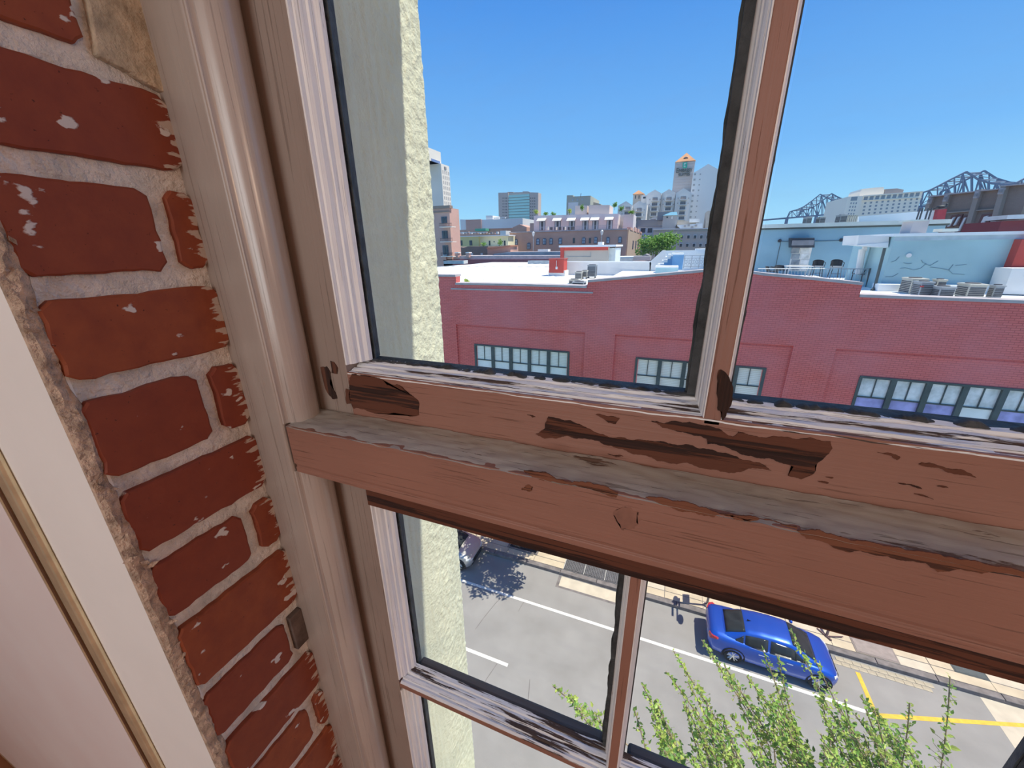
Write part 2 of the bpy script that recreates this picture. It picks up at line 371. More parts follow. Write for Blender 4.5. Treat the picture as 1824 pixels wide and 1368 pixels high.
# --- added pendant lamp, unseen behind the photographer, as warm fill
lp = empty('added_pendant', (2.2, -.9, Z(1.6)), 'added pendant lamp for warm fill, unseen behind the camera', 'lamp')
MB().tube((2.2, -.9, Z(.75)), (2.2, -.9, Z(1.6)), .006, 8).build('cord', m_putty, lp)
MB().tube((2.2, -.9, Z(.48)), (2.2, -.9, Z(.75)), .20, 24, .05, cap=False).build('lamp_shade', m_bronze, lp, smooth=True)
MB().ball((2.2, -.9, Z(.50)), .05, 12, 8).build('bulb', m_plaster, lp, smooth=True)
pl_ = bpy.data.lights.new('added_warm_fill', 'POINT'); pl_.energy = 36; pl_.color = (1, .74, .55); pl_.shadow_soft_size = .12
po = bpy.data.objects.new('added_warm_fill', pl_); po.location = (2.2, -.9, Z(.38)); COL.objects.link(po)
# --- fixed window frame: flat casing and rounded stops
tr = empty('trim_1', (-.37, .25, Z(-1.3)), kind='structure')
def vert(name, prof, z0, z1, m, parent, smooth=False, bevel=0, seg=1):
    return MB().sweep([(x, y, 0) for x, y in prof], (0, 0, Z(z0)), (0, 0, Z(z1)) if seg == 1 else (0, 0, Z(z1))).build(name, m, parent, smooth=smooth, fix=True, bevel=bevel)
vert('casing_board', [(-.4045, .246), (-.3535, .246), (-.3515, .248), (-.3515, .335), (-.4045, .335)], -1.3, .66, m_jamb, tr, bevel=.0012)
bead = [(-.3520, .2475), (-.3505, .2480), (-.3500, .2505)]
for i in range(11):
    a = R(-80+i*160/10); bead.append((-.3520+.0180*math.cos(a), .2705+.0185*math.sin(a)))
bead += [(-.3492, .2905), (-.3520, .2905)]
def smooth_by_angle(o, ang=35):
    me = o.data; me.polygons.foreach_set('use_smooth', [True]*len(me.polygons))
    bm = bmesh.new(); bm.from_mesh(me)
    for e_ in bm.edges:
        if len(e_.link_faces) == 2 and e_.calc_face_angle() > R(ang): e_.smooth = False
    bm.to_mesh(me); bm.free()
for z0, z1 in ((-.1685, .66), (-1.3, -.2245)): smooth_by_angle(vert('stop_bead', bead, z0, z1, m_bead, tr))
vert('casing_board', [(.855, .246), (.772, .246), (.772, .335), (.855, .335)], -1.3, .66, m_jamb, tr, bevel=.0012)
MB().box((-.40, .246, Z(.56)), (.855, .335, Z(.66))).build('head_board', m_jamb, tr)
MB().box((-.40, .246, Z(-1.32)), (.855, .335, Z(-1.22))).build('sill_board', m_jamb, tr)
# ragged flat flakes: patches of bare wood where the paint has gone
def ragged(pts, depth=5, amp=.10, seed=1):
    rnd = random.Random(seed); q = [Vector(x) for x in pts]
    for d in range(depth):
        o_ = []
        for i, a in enumerate(q):
            b_ = q[(i+1) % len(q)]; L = (b_-a).length; o_.append(a)
            if L > .0007: o_.append((a+b_)/2+Vector((rnd.uniform(-1, 1), 0, rnd.uniform(-1, 1)*.8))*L*amp)
        q = o_
    return q
def patch(px, Y, m, parent, seed=1, name='bare_patch', amp=.10, th=.0007):
    q = ragged([A(x, y, Y) for x, y in px], 5, amp*1.5, seed)
    bm = bmesh.new(); vv = [bm.verts.new((v_.x, Y-th, v_.z)) for v_ in q]; f = bm.faces.new(vv)
    bmesh.ops.triangulate(bm, faces=[f]); r_ = bmesh.ops.extrude_face_region(bm, geom=bm.faces[:])
    bmesh.ops.translate(bm, vec=(0, th+.0002, 0), verts=[x for x in r_['geom'] if isinstance(x, bmesh.types.BMVert)])
    bmesh.ops.recalc_face_normals(bm, faces=bm.faces)
    me = bpy.data.meshes.new(name); bm.to_mesh(me); bm.free(); me.materials.append(m)
    o = bpy.data.objects.new(name, me); COL.objects.link(o); return adopt(o, parent)
s4 = lambda l: [(900+x*.3289, 600+y*.3289) for x, y in l]
s2 = lambda l: [(400+x*.307, 400+y*.307) for x, y in l]
s5 = lambda l: [(1300+x*.4094, 680+y*.4094) for x, y in l]
sA = lambda l: [(440+x*.2193, 600+y*.2193) for x, y in l]
sM = lambda l: [(1220+x*.1316, 600+y*.1316) for x, y in l]
sR = lambda l: [(1500+x*.2924, 700+y*.2924) for x, y in l]
# --- transom between the sashes
XR = .772
tn = empty('trim_2', (.2, .25, Z(-.235)), kind='structure')
prof = [(0, .2462, -.1690), (0, .2460, -.1705), (0, .2460, -.2125), (0, .2475, -.2135), (0, .2485, -.2165), (0, .2470, -.2180), (0, .2470, -.2230), (0, .2500, -.2250), (0, .333, -.2250), (0, .333, -.1690)]
tb = MB().sweep([(x, y, Z(z)) for x, y, z in prof], (-.3465, 0, 0), (XR, 0, 0)).build('transom_bar', m_face_x, tn, fix=True, bevel=.0005)
for v in tb.data.vertices:
    if v.co.z < Z(-.20) and v.co.x > 0: v.co.z -= .010          # the bar sags a little to the right
# weathered top: a thin uneven skin with a slight fall
g = MB(); vs = []; nx_, ny_ = 420, 14
for j in range(ny_+1):
    for i in range(nx_+1):
        x = -.3465+(XR+.3465)*i/nx_; y = .2455+.0437*j/ny_
        lip = max(0, 1-j/2.5)
        z = -.1685+.0012*noise.fractal((x*45, y*230, 2), 1, 2, 4)+.0018*(j/ny_)-lip*.0012*(1+noise.noise((x*60, 3, 1)))
        vs.append((x, y-(lip*.0004), Z(z)))
n = nx_+1
g.add(vs, [(j*n+i, j*n+i+1, (j+1)*n+i+1, (j+1)*n+i) for j in range(ny_) for i in range(nx_)]).build('weathered_top', m_ledge, tb, smooth=True)
m_rbare = peel('red_brown_bare_wood', (.20, .072, .036), (.07, .025, .014), (.04, 1, 1), .60, 110, crack=.9, rough=.75)
for i, l in enumerate([s4([(100,722),(160,760),(350,800),(480,830),(600,868),(612,842),(560,815),(400,785),(250,750),(150,725)]), s4([(760,868),(850,905),(1000,945),(1130,975),(1165,955),(1300,990),(1230,965),(1050,920),(900,885),(800,866)]),
        s5([(290,645),(330,680),(430,705),(520,740),(560,730),(680,755),(850,785),(900,825),(1000,810),(1090,832),(1180,828),(1280,852),(1280,828),(1150,800),(1000,772),(800,735),(600,692),(350,642)]), s5([(0,575),(70,603),(180,600),(290,628),(290,640),(160,600),(60,580)]), s4([(1165,955),(1300,992),(1330,988),(1230,962)])]):
    patch(l, .2460, m_rbare, tb, 11+i)
m_stain = mat('brown_stain', (.275, .132, .094), .6, .25, 60)
patch(s4([(585,950),(640,920),(720,945),(745,990),(700,1040),(640,1050),(600,1000)]), .2460, m_stain, tb, 31, 'rubbed_stain', .2, .00008)
patch(s4([(88,826),(110,805),(150,812),(140,835)]), .2460, m_rbare, tb, 32, 'knot_scar', .2, .0004)
# --- upper sash
w1 = empty('window_1', (-.3, .30, Z(-.17)), kind='structure')
GY = .318
vert('stile', [(-.3505, .290), (-.2985, .290), (-.2985, .335), (-.3505, .335)], -.168, .56, m_stile, w1, bevel=.0008)
def mould(a, d):                          # stepped ovolo from the face edge a towards the pane, d = +-1
    return [(a, .2901), (a+d*.0016, .2903), (a+d*.0022, .2940), (a+d*.0038, .2950), (a+d*.0058, .2985), (a+d*.0066, .3035), (a+d*.0084, .3045), (a+d*.0090, .3090), (a+d*.0118, .3120), (a+d*.0125, .3165)]
vert('sash_moulding', mould(-.2985, 1)+[(-.2985, .3165)], -.112, .56, m_white_z, w1)
vert('outer_putty', [(-.2990, .320), (-.2845, .320), (-.2905, .334), (-.2990, .334)], -.112, .56, m_putty, w1)
rb = MB().box((-.2985, .290, Z(-.1690)), (XR, .335, Z(-.1195))).build('bottom_rail', m_face_x, w1, bevel=.0006)
mp = mould(0, 1)
# ridged, cracked top of the rail running back to the glass
def ridged(name, parent, x0, x1, zf, m, up=1, amp=.0010):
    g = MB(); nx_ = int((x1-x0)/.0022); cols = []
    pr = [(.2898, -.0010), (.2900, .0000), (.2925, .0016), (.2955, .0010), (.2970, .0030), (.3005, .0038), (.3030, .0030), (.3045, .0052), (.3085, .0062), (.3110, .0056), (.3125, .0078), (.3175, .0088)]
    vs = []
    for i in range(nx_+1):
        x = x0+(x1-x0)*i/nx_
        for y, z in pr: vs.append((x, y, Z(zf+up*z+amp*noise.fractal((x*38, y*900, 1.7+zf), 1, 2, 4))))
    n = len(pr)
    g.add(vs, [(i*n+j, i*n+j+1, (i+1)*n+j+1, (i+1)*n+j) for i in range(nx_) for j in range(n-1)])
    return g.build(name, m, parent, fix=False)
def putty(name, parent, x0, x1, zc, y=.3172, h=.0030, seed=0):
    g = MB(); nx_ = int((x1-x0)/.0016); vs = []; N = 7
    for i in range(nx_+1):
        x = x0+(x1-x0)*i/nx_; f = noise.fractal((x*70, seed, 1), 1, 2, 4); f2 = noise.fractal((x*110, seed, 5), 1, 2, 3)
        r1 = h*(.75+.7*f); r1 = max(.0004, r1)
        for k_ in range(N):
            a = math.pi*k_/(N-1); vs.append((x, y-.0040*math.sin(a)*(1+.4*f2)*.9+(.001 if k_ == N-1 else 0), Z(zc+r1*(1-math.cos(a))*.9-.0010+f2*.0006)))
    return g.add(vs, [(i*N+j, i*N+j+1, (i+1)*N+j+1, (i+1)*N+j) for i in range(nx_) for j in range(N-1)]).build(name, m_putty, parent)
ridged('ridged_moulding', rb, -.2975, XR, -.1208, m_white_x)
putty('cracked_putty', w1, -.285, .030, -.1148, h=.0036, seed=1); putty('cracked_putty', w1, .054, XR, -.1148, h=.0036, seed=2)
MB().box((-.30, .3195, Z(-.125)), (XR, .334, Z(-.1130))).build('outer_putty', m_putty, w1)
def muntin_v(parent, xc, z0, z1, nose=.0055, w_=.0115, bare=False, outw=.0188):
    mu = MB().sweep([(x, y, 0) for x, y in [(xc-nose, .290), (xc+nose, .290), (xc+nose, .318), (xc-nose, .318)]], (0, 0, Z(z0)), (0, 0, Z(z1))).build('muntin', m_face_z, parent, fix=True, bevel=.0006)
    for d in (-1, 1):
        a = xc+d*nose; s = (w_-nose)/.0125
        pr = [(a+(x-a)*s, y) for x, y in mould(a, d)]+[(a, .3165)]
        vert('muntin_moulding', pr, z0+.004, z1, m_white_z, mu)
    g = MB(); ns_ = int((z1-z0)/.006); N = 4; vs = []
    for j in range(ns_+1):
        z = z0+(z1-z0)*j/ns_; l_ = noise.fractal((z*30, xc*50, 1), 1, 2, 4)*.0022; r_ = noise.fractal((z*30, xc*50, 7), 1, 2, 4)*.0022
        vs += [(xc-outw-l_, .3200, Z(z)), (xc+outw*.68+r_, .3200, Z(z)), (xc+outw*.45, .3345, Z(z)), (xc-outw*.45, .3345, Z(z))]
    g.add(vs, [(j*4+i, j*4+(i+1) % 4, (j+1)*4+(i+1) % 4, (j+1)*4+i) for j in range(ns_) for i in range(4)]).build('outer_putty', m_putty, mu, fix=True)
    for d in (-1, 1): MB().box((xc+d*nose*.5, .3150, Z(z0)), (xc+d*(outw-.0015 if d < 0 else w_+.0012), .3195, Z(z1))).build('glazing_bead', m_putty, mu)
    return mu
mu1 = muntin_v(w1, .0415, -.1245, .56); muntin_v(w1, .3855, -.1245, .56)
patch(sM([(455,450),(490,440),(560,490),(605,560),(630,630),(650,670),(640,790),(620,930),(560,1050),(520,1120),(500,1120),(500,1010),(440,990),(430,780),(435,560)]), .290, m_bare_z, mu1, 41, amp=.06)
patch(sM([(350,620),(385,545),(400,560),(395,700),(370,830),(330,1000),(310,960),(330,760)]), .2915, m_bare_z, mu1, 42, amp=.06)
for x0, x1 in ((-.2880, .0245), (.0585, .3690), (.4020, .7150)):
    MB().box((x0-.002, .3172, Z(-.116)), (x1+.002, .3196, Z(.56))).build('pane', m_glass, w1)
vert('stile', [(.717, .290), (XR, .290), (XR, .335), (.717, .335)], -.118, .56, m_face_z, w1)
# bare patches on the bottom rail and the stile
for i, l in enumerate([[(627,666),(661,671),(685,678),(690,686),(707,684),(725,698),(745,713),(747,738),(731,742),(691,738),(655,732),(630,727)],
        s4([(235,430),(165,525),(215,550),(330,535),(420,550),(600,600),(760,640),(880,680),(990,680),(1150,720),(1240,735),(1320,710),(1440,725),(1350,680),(1150,625),(900,580),(760,560),(640,545),(400,470),(300,445)]),
        s4([(790,455),(850,490),(900,500),(1000,525),(1090,550),(1095,580),(1300,640),(1430,655),(1530,690),(1560,700),(1530,750),(1600,770),(1660,745),(1680,690),(1730,650),(1770,600),(1760,565),(1500,540),(1400,545),(1260,512),(1235,540),(1190,520),(1150,495),(1000,460),(900,455),(860,470)]),
        s4([(490,420),(530,440),(560,465),(600,470),(620,440),(560,430)]), s4([(120,420),(150,436),(165,432)]), s4([(555,632),(600,650),(640,645),(600,640)]),
        s5([(640,305),(700,320),(725,340),(740,325),(690,308)]), s5([(820,358),(870,370),(960,395),(1070,415),(1050,400),(940,375),(870,352),(835,350)]), s5([(730,438),(790,452),(835,465),(790,445)]), s5([(800,486),(850,500),(885,510),(850,494)]), s5([(415,412),(440,420),(450,416)]), s5([(900,452),(950,460),(940,454)]),
        s5([(380,430),(420,442),(430,438)])]):
    patch(l, .290, m_bare, rb, 51+i, amp=.09)
for i, l in enumerate([sA([(600,245),(650,240),(680,285),(675,380),(720,450),(735,500),(700,505),(650,440),(625,350)]), sA([(680,195),(710,205),(740,250),(735,300),(690,290)]), sA([(805,420),(835,430),(850,540),(815,545)])]):
    patch(l, .290, m_bare_z, w1, 81+i, amp=.06)
# --- lower sash
w2 = empty('window_2', (-.3, .30, Z(-1.22)), kind='structure')
vert('stile', [(-.3505, .290), (-.2965, .290), (-.2965, .335), (-.3505, .335)], -1.22, -.2255, m_stile, w2, bevel=.0008)
MB().box((-.2965, .2870, Z(-.2812)), (XR, .335, Z(-.2255))).build('top_rail', m_bare, w2, bevel=.0008)
MB().box((-.3505, .290, Z(-1.22)), (XR, .335, Z(-1.17))).build('bottom_rail', m_face_x, w2)
for z0, z1 in ((-.5835, -.2790), (-.885, -.6065), (-1.17, -.909)):
    vert('sash_moulding', mould(-.2965, 1)+[(-.2965, .3165)], z0, z1, m_white_z, w2)
vert('outer_putty', [(-.2970, .320), (-.2820, .320), (-.2880, .334), (-.2970, .334)], -1.22, -.2370, m_putty, w2)
def muntin_h(parent, zc, x0, x1):
    mu = MB().box((x0-.012, .290, Z(zc-.0050)), (x1+.010, .318, Z(zc+.0050))).build('muntin_bar', m_face_x, parent, bevel=.0006)
    ridged('ridged_moulding', mu, x0-.010, x1+.010, zc+.0052, m_white_x, 1, .0007)
    MB().box((x0, .300, Z(zc-.0135)), (x1, .3165, Z(zc-.0048))).build('lower_moulding', m_white_x, mu, bevel=.003)
    MB().box((x0, .3196, Z(zc-.0150)), (x1, .334, Z(zc+.0095))).build('outer_putty', m_grey, mu, bevel=.004)
mv = [muntin_v(w2, .0030, -1.17, -.2790, .0046, .0105, outw=.0160), muntin_v(w2, .3180, -1.17, -.2790, .0046, .0105, outw=.0160)]
for x0, x1 in ((-.2840, -.0120), (.0180, .3030), (.3330, .7150)):
    for zc in (-.594, -.897): muntin_h(w2, zc, x0, x1)
    for z0, z1 in ((-.586, -.279), (-.889, -.600), (-1.175, -.903)):
        MB().box((x0-.002, .3172, Z(z0)), (x1+.002, .3196, Z(z1))).build('pane', m_glass, w2)
putty('cracked_putty', w2, -.283, -.010, -.5865, h=.0012, seed=5); putty('cracked_putty', w2, .016, .300, -.5858, h=.0022, seed=6)
vert('stile', [(.717, .290), (XR, .290), (XR, .335), (.717, .335)], -1.22, -.2370, m_face_z, w2)
# ================================================================== THE STREET
m_asph, t, p = new_mat('worn_asphalt')
f1 = ramp(t, nz(t, .7, 5), [(.3, (.27, .258, .245)), (.7, (.335, .322, .308))])
f2 = ramp(t, nz(t, 22, 4), [(.62, (0,0,0)), (.75, (.35,)*3)])
t.links.new(mixc(t, f2, f1, (.17, .165, .16)), p.inputs['Base Color']); p.inputs['Roughness'].default_value = .9; bump(t, p, nz(t, 90, 3), .3, .01)
m_walk = mat('sandstone_coloured_pavement', (.58, .49, .36), .9, .16, 1.3, .3, 40, .01)
m_walk2 = mat('pale_concrete', (.60, .53, .42), .9, .10, 2.5, .3, 50, .01)
m_kerb = mat('dark_granite_kerb', (.20, .18, .175), .8, .3, 4, .3, 40, .01)
m_line = mat('white_road_paint', (.82, .80, .74), .8, .10, 9)
m_yel = mat('yellow_road_paint', (.80, .50, .07), .8, .15, 7)
m_iron = mat('grey_iron', (.20, .20, .21), .6, .2, 8, metal=.3)
m_dark = mat('dark_void', (.02, .02, .022), .9, .2, 3)
ground = structure('ground', (-900, 45, -.4), (1200, 1500, -.05), mat('distant_ground', (.25, .25, .24), .9, .2, .05))
st = structure('street', (-60, 4.6, -.3), (60, 14.72, 0), m_asph)
def strip(name, pts, m, parent, z=.004, h=.006):
    MB().prism([(x, y, z-h) for x, y in pts], (0, 0, h)).build(name, m, parent)
def rect(name, x0, y0, x1, y1, m, parent, z=.004, h=.006): strip(name, [(x0, y0), (x1, y0), (x1, y1), (x0, y1)], m, parent, z, h)
rect('lane_line', -40, 12.61, 8.5, 12.74, m_line, st)
for x0 in (-30.4, -18.2, -6.0, 20.0): rect('lane_dash', x0-1.3, 9.62, x0+1.82, 9.75, m_line, st)
rect('bay_line', 8.36, 12.74, 8.50, 14.2, m_yel, st, .006)
strip('bay_line', [(8.36, 12.62), (8.50, 12.76), (13.1, 14.18), (13.1, 14.05), (8.55, 12.62)], m_yel, st, .006)
rect('crossing_slab', 12.15, 9.0, 18, 14.72, m_walk2, st, .003)
rect('drain_frame', -3.42, 13.95, .55, 14.70, m_kerb, st, .003); rect('drain_apron', -3.28, 14.06, .45, 14.66, m_walk2, st, .008)
rnd = random.Random(3)
sett = MB().box((-.13, -.085, -.02), (.13, .085, .012)).mesh('sett', mat('worn_stone_sett', (.46, .40, .30), .9, .2, 3, .4, 40, .01))
for r_ in range(2):
    for i in range(11): place(sett, 'stone_sett', (7.85+i*.27+r_*.13, 14.37+r_*.19, 0), (1, 1, rnd.uniform(.7, 1.2)), (0, 0, rnd.uniform(-.05, .05)), st)
for l in ([(-5.6, 12.5), (-5.75, 12.1), (-5.95, 11.2), (-6.05, 10.6)], [(-4.55, 12.6), (-4.6, 12.3), (-4.62, 12.05)], [(-4.6, 9.6), (-4.75, 8.9), (-4.8, 8.2), (-5, 7.4)], [(-3.2, 9.5), (-3.0, 8.7), (-3.2, 7.9)]):
    g = MB()
    for a, b in zip(l, l[1:]): g.prism([(a[0]-.012, a[1], -.002), (a[0]+.012, a[1], -.002), (b[0]+.012, b[1], -.002), (b[0]-.012, b[1], -.002)], (0, 0, .005))
    g.build('tar_crack', m_kerb, st)
# far pavement
pv = structure('pavement', (-60, 14.98, -.3), (60, 18.0, .15), m_kerb)
x = -16.0; widths = [1.55, 1.7, 1.5, 1.62]; i = 0
while x < 20:
    w_ = widths[i % 4]
    for y0, y1 in ((14.99, 15.38), (15.40, 16.65), (16.67, 17.99)):
        MB().box((x+.012, y0, .13), (x+w_-.012, y1-.012, .158+.004*((i*7) % 3))).build('paving_slab', m_walk if (i+int(y0*3)) % 4 else m_walk2, pv)
    x += w_; i += 1
kb = structure('kerb', (-60, 14.72, -.3), (60, 14.98, .10), m_kerb)
x = -16.0
while x < 20:
    MB().box((x+.01, 14.725, .05), (x+1.79, 14.975, .16)).build('kerbstone', m_kerb, kb, bevel=.02); x += 1.8
structure('near_pavement', (-60, .487, -.3), (60, 4.6, .15), m_walk)
def grate(x0, x1, y0, y1):
    g_ = empty('vent_grate', (x0, y0, .16), 'three-panel steel mesh grate set in the sidewalk beside the drain apron', 'grate')
    MB().box((x0, y0, .163), (x1, y1, .166)).build('vault', m_dark, g_)
    n_ = 3; w_ = (x1-x0)/n_
    for i in range(n_):
        a, b = x0+i*w_+.03, x0+(i+1)*w_-.03
        g = MB()
        for q in range(15): yy = y0+.05+(y1-y0-.1)*q/14; g.box((a, yy-.011, .166), (b, yy+.011, .180))
        for q in range(13): xx = a+(b-a)*q/12; g.box((xx-.012, y0+.04, .166), (xx+.012, y1-.04, .179))
        g.build('grate_panel', m_iron, g_)
        MB().box((a-.03, y0, .164), (a, y1, .185)).build('grate_rib', mat('pale_steel', (.5, .5, .48), .6, .1, 5), g_)
    MB().box((x0, y0-.03, .16), (x1, y0, .185)).build('grate_edge', m_iron, g_); MB().box((x0, y1, .16), (x1, y1+.03, .185)).build('grate_edge', m_iron, g_)
grate(-3.30, -.25, 14.99, 15.75)
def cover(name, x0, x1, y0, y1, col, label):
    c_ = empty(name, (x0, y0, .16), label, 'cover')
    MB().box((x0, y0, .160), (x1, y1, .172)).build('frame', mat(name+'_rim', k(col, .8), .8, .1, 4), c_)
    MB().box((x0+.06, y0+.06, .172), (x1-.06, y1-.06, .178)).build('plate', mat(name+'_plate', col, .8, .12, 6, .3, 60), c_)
cover('utility_cover', 8.62, 10.0, 15.0, 15.70, (.33, .28, .26), 'brown grey utility cover plate in the sidewalk ahead of the blue car')
cover('dark_rectangle', 11.75, 12.75, 15.36, 16.2, (.10, .115, .12), 'flat dark slate rectangle on the sidewalk near the crossing slab')  # flat dark rectangle with a rim, laid on the slabs
# tree pit, street sign, short post
def signpost(loc):
    x, y, z = loc; g_ = empty('sign_post', loc, 'grey steel sign post with several signs at the kerb behind the blue car', 'sign post')
    mp_ = mat('galvanised_steel', (.30, .29, .30), .5, .1, 5, metal=.4)
    MB().tube((x, y, z), (x, y, z+3.4), .05, 10).build('post', mp_, g_, smooth=True)
    MB().tube((x, y, z), (x, y, z+.10), .12, 12).build('base', mp_, g_)
    MB().tube((x, y-.85, z+2.75), (x, y+.25, z+2.75), .035, 8).build('arm', mp_, g_)
    MB().tube((x-.015, y-.75, z+2.45), (x+.015, y-.75, z+2.45), .26, 20).build('round_sign', mp_, g_)
    MB().tube((x-.015, y+.10, z+3.1), (x+.015, y+.10, z+3.1), .25, 20).build('round_sign', mp_, g_)
    MB().box((x-.02, y+.02, z+1.75), (x+.02, y+.50, z+2.35)).build('panel_sign', mp_, g_)
    MB().box((x-.02, y-.62, z+3.15), (x+.02, y+.05, z+3.27)).build('name_plate', mp_, g_)
signpost((3.27, 15.22, .16))
hp = empty('hitching_post', (7.72, 15.32, .16), 'slim bent iron post on the sidewalk beside the hood of the blue car', 'post')
m_plum = mat('rusty_plum_iron', (.16, .10, .10), .7, .2, 5)
MB().tube((7.72, 15.32, .16), (7.98, 15.78, .95), .045, 8).build('post', m_plum, hp); MB().tube((7.5, 15.62, .17), (7.86, 15.18, .19), .04, 8).build('foot_bar', m_plum, hp)
MB().tube((7.72, 15.32, .2), (8.35, 15.52, .22), .02, 8).build('side_bar', m_plum, hp)
# ------------------------------------------------------------------ cars
m_tyre = mat('tyre_rubber', (.02, .02, .02), .85, .2, 20)
m_rim = mat('alloy_rim', (.72, .72, .72), .3, .05, 20, metal=.7)
m_chrome = mat('chrome_trim', (.8, .8, .8), .15, .03, 20, metal=.9)
m_cglass = mat('tinted_car_glass', (.03, .036, .04), .12, .2, 4, spec=.25)
m_lamp = mat('red_tail_lamp', (.45, .03, .04), .15, .2, 8, coat=.8)
m_head = mat('clear_head_lamp', (.75, .78, .8), .1, .1, 8, coat=.8)
def lerp_tab(tab, x):
    for (a, b) in zip(tab, tab[1:]):
        if a[0] <= x <= b[0]:
            f = (x-a[0])/(b[0]-a[0]); f = f*f*(3-2*f)*.3+f*.7
            return [u+(v-u)*f for u, v in zip(a[1:], b[1:])]
    return list(tab[0][1:] if x < tab[0][0] else tab[-1][1:])
BODY = [(-2.33,.60,.46,.78,.88),(-2.27,.78,.34,.88,1.02),(-2.12,.85,.25,.93,1.07),(-1.7,.885,.22,.95,1.075),(-1.2,.90,.2,.955,1.06),(-.4,.905,.2,.945,1.02),(.5,.905,.2,.92,1.0),(1.0,.90,.2,.90,.985),(1.5,.89,.2,.84,.93),(1.95,.855,.22,.75,.83),(2.18,.78,.27,.66,.74),(2.30,.64,.34,.56,.63),(2.34,.50,.40,.50,.54)]
CAB = [(-1.86,.70,.60,1.055),(-1.5,.76,.585,1.20),(-1.05,.79,.575,1.375),(-.6,.80,.58,1.43),(-.1,.80,.585,1.445),(.35,.79,.575,1.42),(.62,.78,.58,1.33),(.95,.76,.61,1.155),(1.30,.72,.64,.985)]
WHEEL = ('tyre', 'rim_dish', 'spokes', 'wheel_arch')
def car(loc, rz, paint, name, label, group):
    root = empty(name, loc, label, 'car', group); root.rotation_euler = (0, 0, rz)
    M_ = Matrix.Translation(loc) @ Matrix.Rotation(rz, 4, 'Z')
    def put(g, nm, m, parent=root, smooth=False, bevel=0, fix=False, **t_):
        g.v = [tuple(M_ @ Vector((v[0] if v[0] < 1.2 else 1.2+(v[0]-1.2)*(.70 if nm not in WHEEL else 1), v[1], v[2]))) for v in g.v]; return g.build(nm, m, parent, smooth=smooth, bevel=bevel, fix=fix, **t_)
    def loft(secs):
        g = MB(); n_ = len(secs[0]); vs = [v for s_ in secs for v in s_]
        fs = [(j*n_+i, j*n_+(i+1) % n_, (j+1)*n_+(i+1) % n_, (j+1)*n_+i) for j in range(len(secs)-1) for i in range(n_)]
        fs += [tuple(range(n_-1, -1, -1)), tuple(range((len(secs)-1)*n_, len(secs)*n_))]
        return g.add(vs, fs)
    secs = []
    xs = [-2.33,-2.30,-2.25,-2.15,-2.0]+[-1.8+.18*i for i in range(21)]+[1.95,2.05,2.15,2.22,2.28,2.32,2.34]
    for x in xs:
        w_, zb, zs, zt = lerp_tab(BODY, x)
        half = [(w_*.82, zb), (w_*.97, zb+.06), (w_, zb+.20), (w_*1.005, zb+(zs-zb)*.55), (w_*.985, zs-.05), (w_*.955, zs), (w_*.88, zs+(zt-zs)*.55), (w_*.66, zs+(zt-zs)*.85), (w_*.33, zt-.005)]
        secs.append([(x, -y, z) for y, z in half]+[(x, 0, zt)]+[(x, y, z) for y, z in half[::-1]])
    body = put(loft(secs), 'body', paint, smooth=True, fix=True); smooth_by_angle(body, 38)
    secs = []
    for i in range(33):
        x = -1.86+3.16*i/32; wb_, wr, zr = lerp_tab(CAB, x); zb = .93
        half = [(wb_+.05, zb-.04), (wb_+.02, zb+.01), (wb_*.35+wr*.65+.02, zb+(zr-zb)*.62), (wr+.015, zr-.075 if zr > 1.1 else zb+(zr-zb)*.8), (wr-.05, zr-.03), (wr*.6, zr-.008)]
        secs.append([(x, -y, z) for y, z in half]+[(x, 0, zr)]+[(x, y, z) for y, z in half[::-1]])
    cab = put(loft(secs), 'roof', paint, smooth=True, fix=True); smooth_by_angle(cab, 42)
    def top(x, v, off=.008):
        wb_, wr, zr = lerp_tab(CAB, x); return (x, v*(wr-.02), zr-.035*abs(v)**2.2+off)
    def side(x, t_, s_, off=.010):
        wb_, wr, zr = lerp_tab(CAB, x); zb = .95
        a, b = Vector((wb_+.02, zb)), Vector((wr+.015, zr-.075)); c_ = a+(b-a)*t_; c_.x += .02*math.sin(math.pi*t_)
        return (x, s_*(c_.x+off), c_.y+off*.3)
    def sheet(fn, us, vs_, nm, m, par=root):
        n_ = len(vs_); pts = [fn(u, v) for u in us for v in vs_]
        g = MB().add(pts, [(i*n_+j, i*n_+j+1, (i+1)*n_+j+1, (i+1)*n_+j) for i in range(len(us)-1) for j in range(n_-1)])
        o = put(g, nm, m, par, smooth=True); s = o.modifiers.new('t', 'SOLIDIFY'); s.thickness = .006; return o
    sp_ = lambda a, b, n_: [a+(b-a)*i/n_ for i in range(n_+1)]
    sheet(lambda u, v: top(u, v), sp_(-1.74, -1.10, 6), sp_(-.93, .93, 8), 'rear_window', m_cglass)
    sheet(lambda u, v: top(u, v*(1.02 if u > .9 else .98)), sp_(.44, 1.24, 8), sp_(-.95, .95, 8), 'windshield', m_cglass)
    for s_ in (-1, 1):
        for a, b, ta, tb in ((-1.42, -1.16, .55, .92), (-1.10, -.36, .95, .97), (-.27, .50, .97, .90), (.50, .92, .90, .25)):
            sheet(lambda u, v, a=a, b=b, ta=ta, tb=tb, s_=s_: side(u, .06+v*((ta+(tb-ta)*(u-a)/(b-a))-.06), s_), sp_(a, b, 5), [0, .35, .7, 1], 'side_window', m_cglass)
        put(MB().path([side(u, .02, s_, .02) for u in sp_(-1.45, .95, 10)], .012, 6), 'window_trim', m_chrome)
        put(MB().ball((.78, s_*.98, 1.0), (.07, .11, .07), 10, 6), 'mirror', paint, smooth=True)
        for xh in (-.55, .35): put(MB().tube((xh-.10, s_*.925, .86), (xh+.10, s_*.925, .86), .016, 6), 'door_handle', m_chrome)
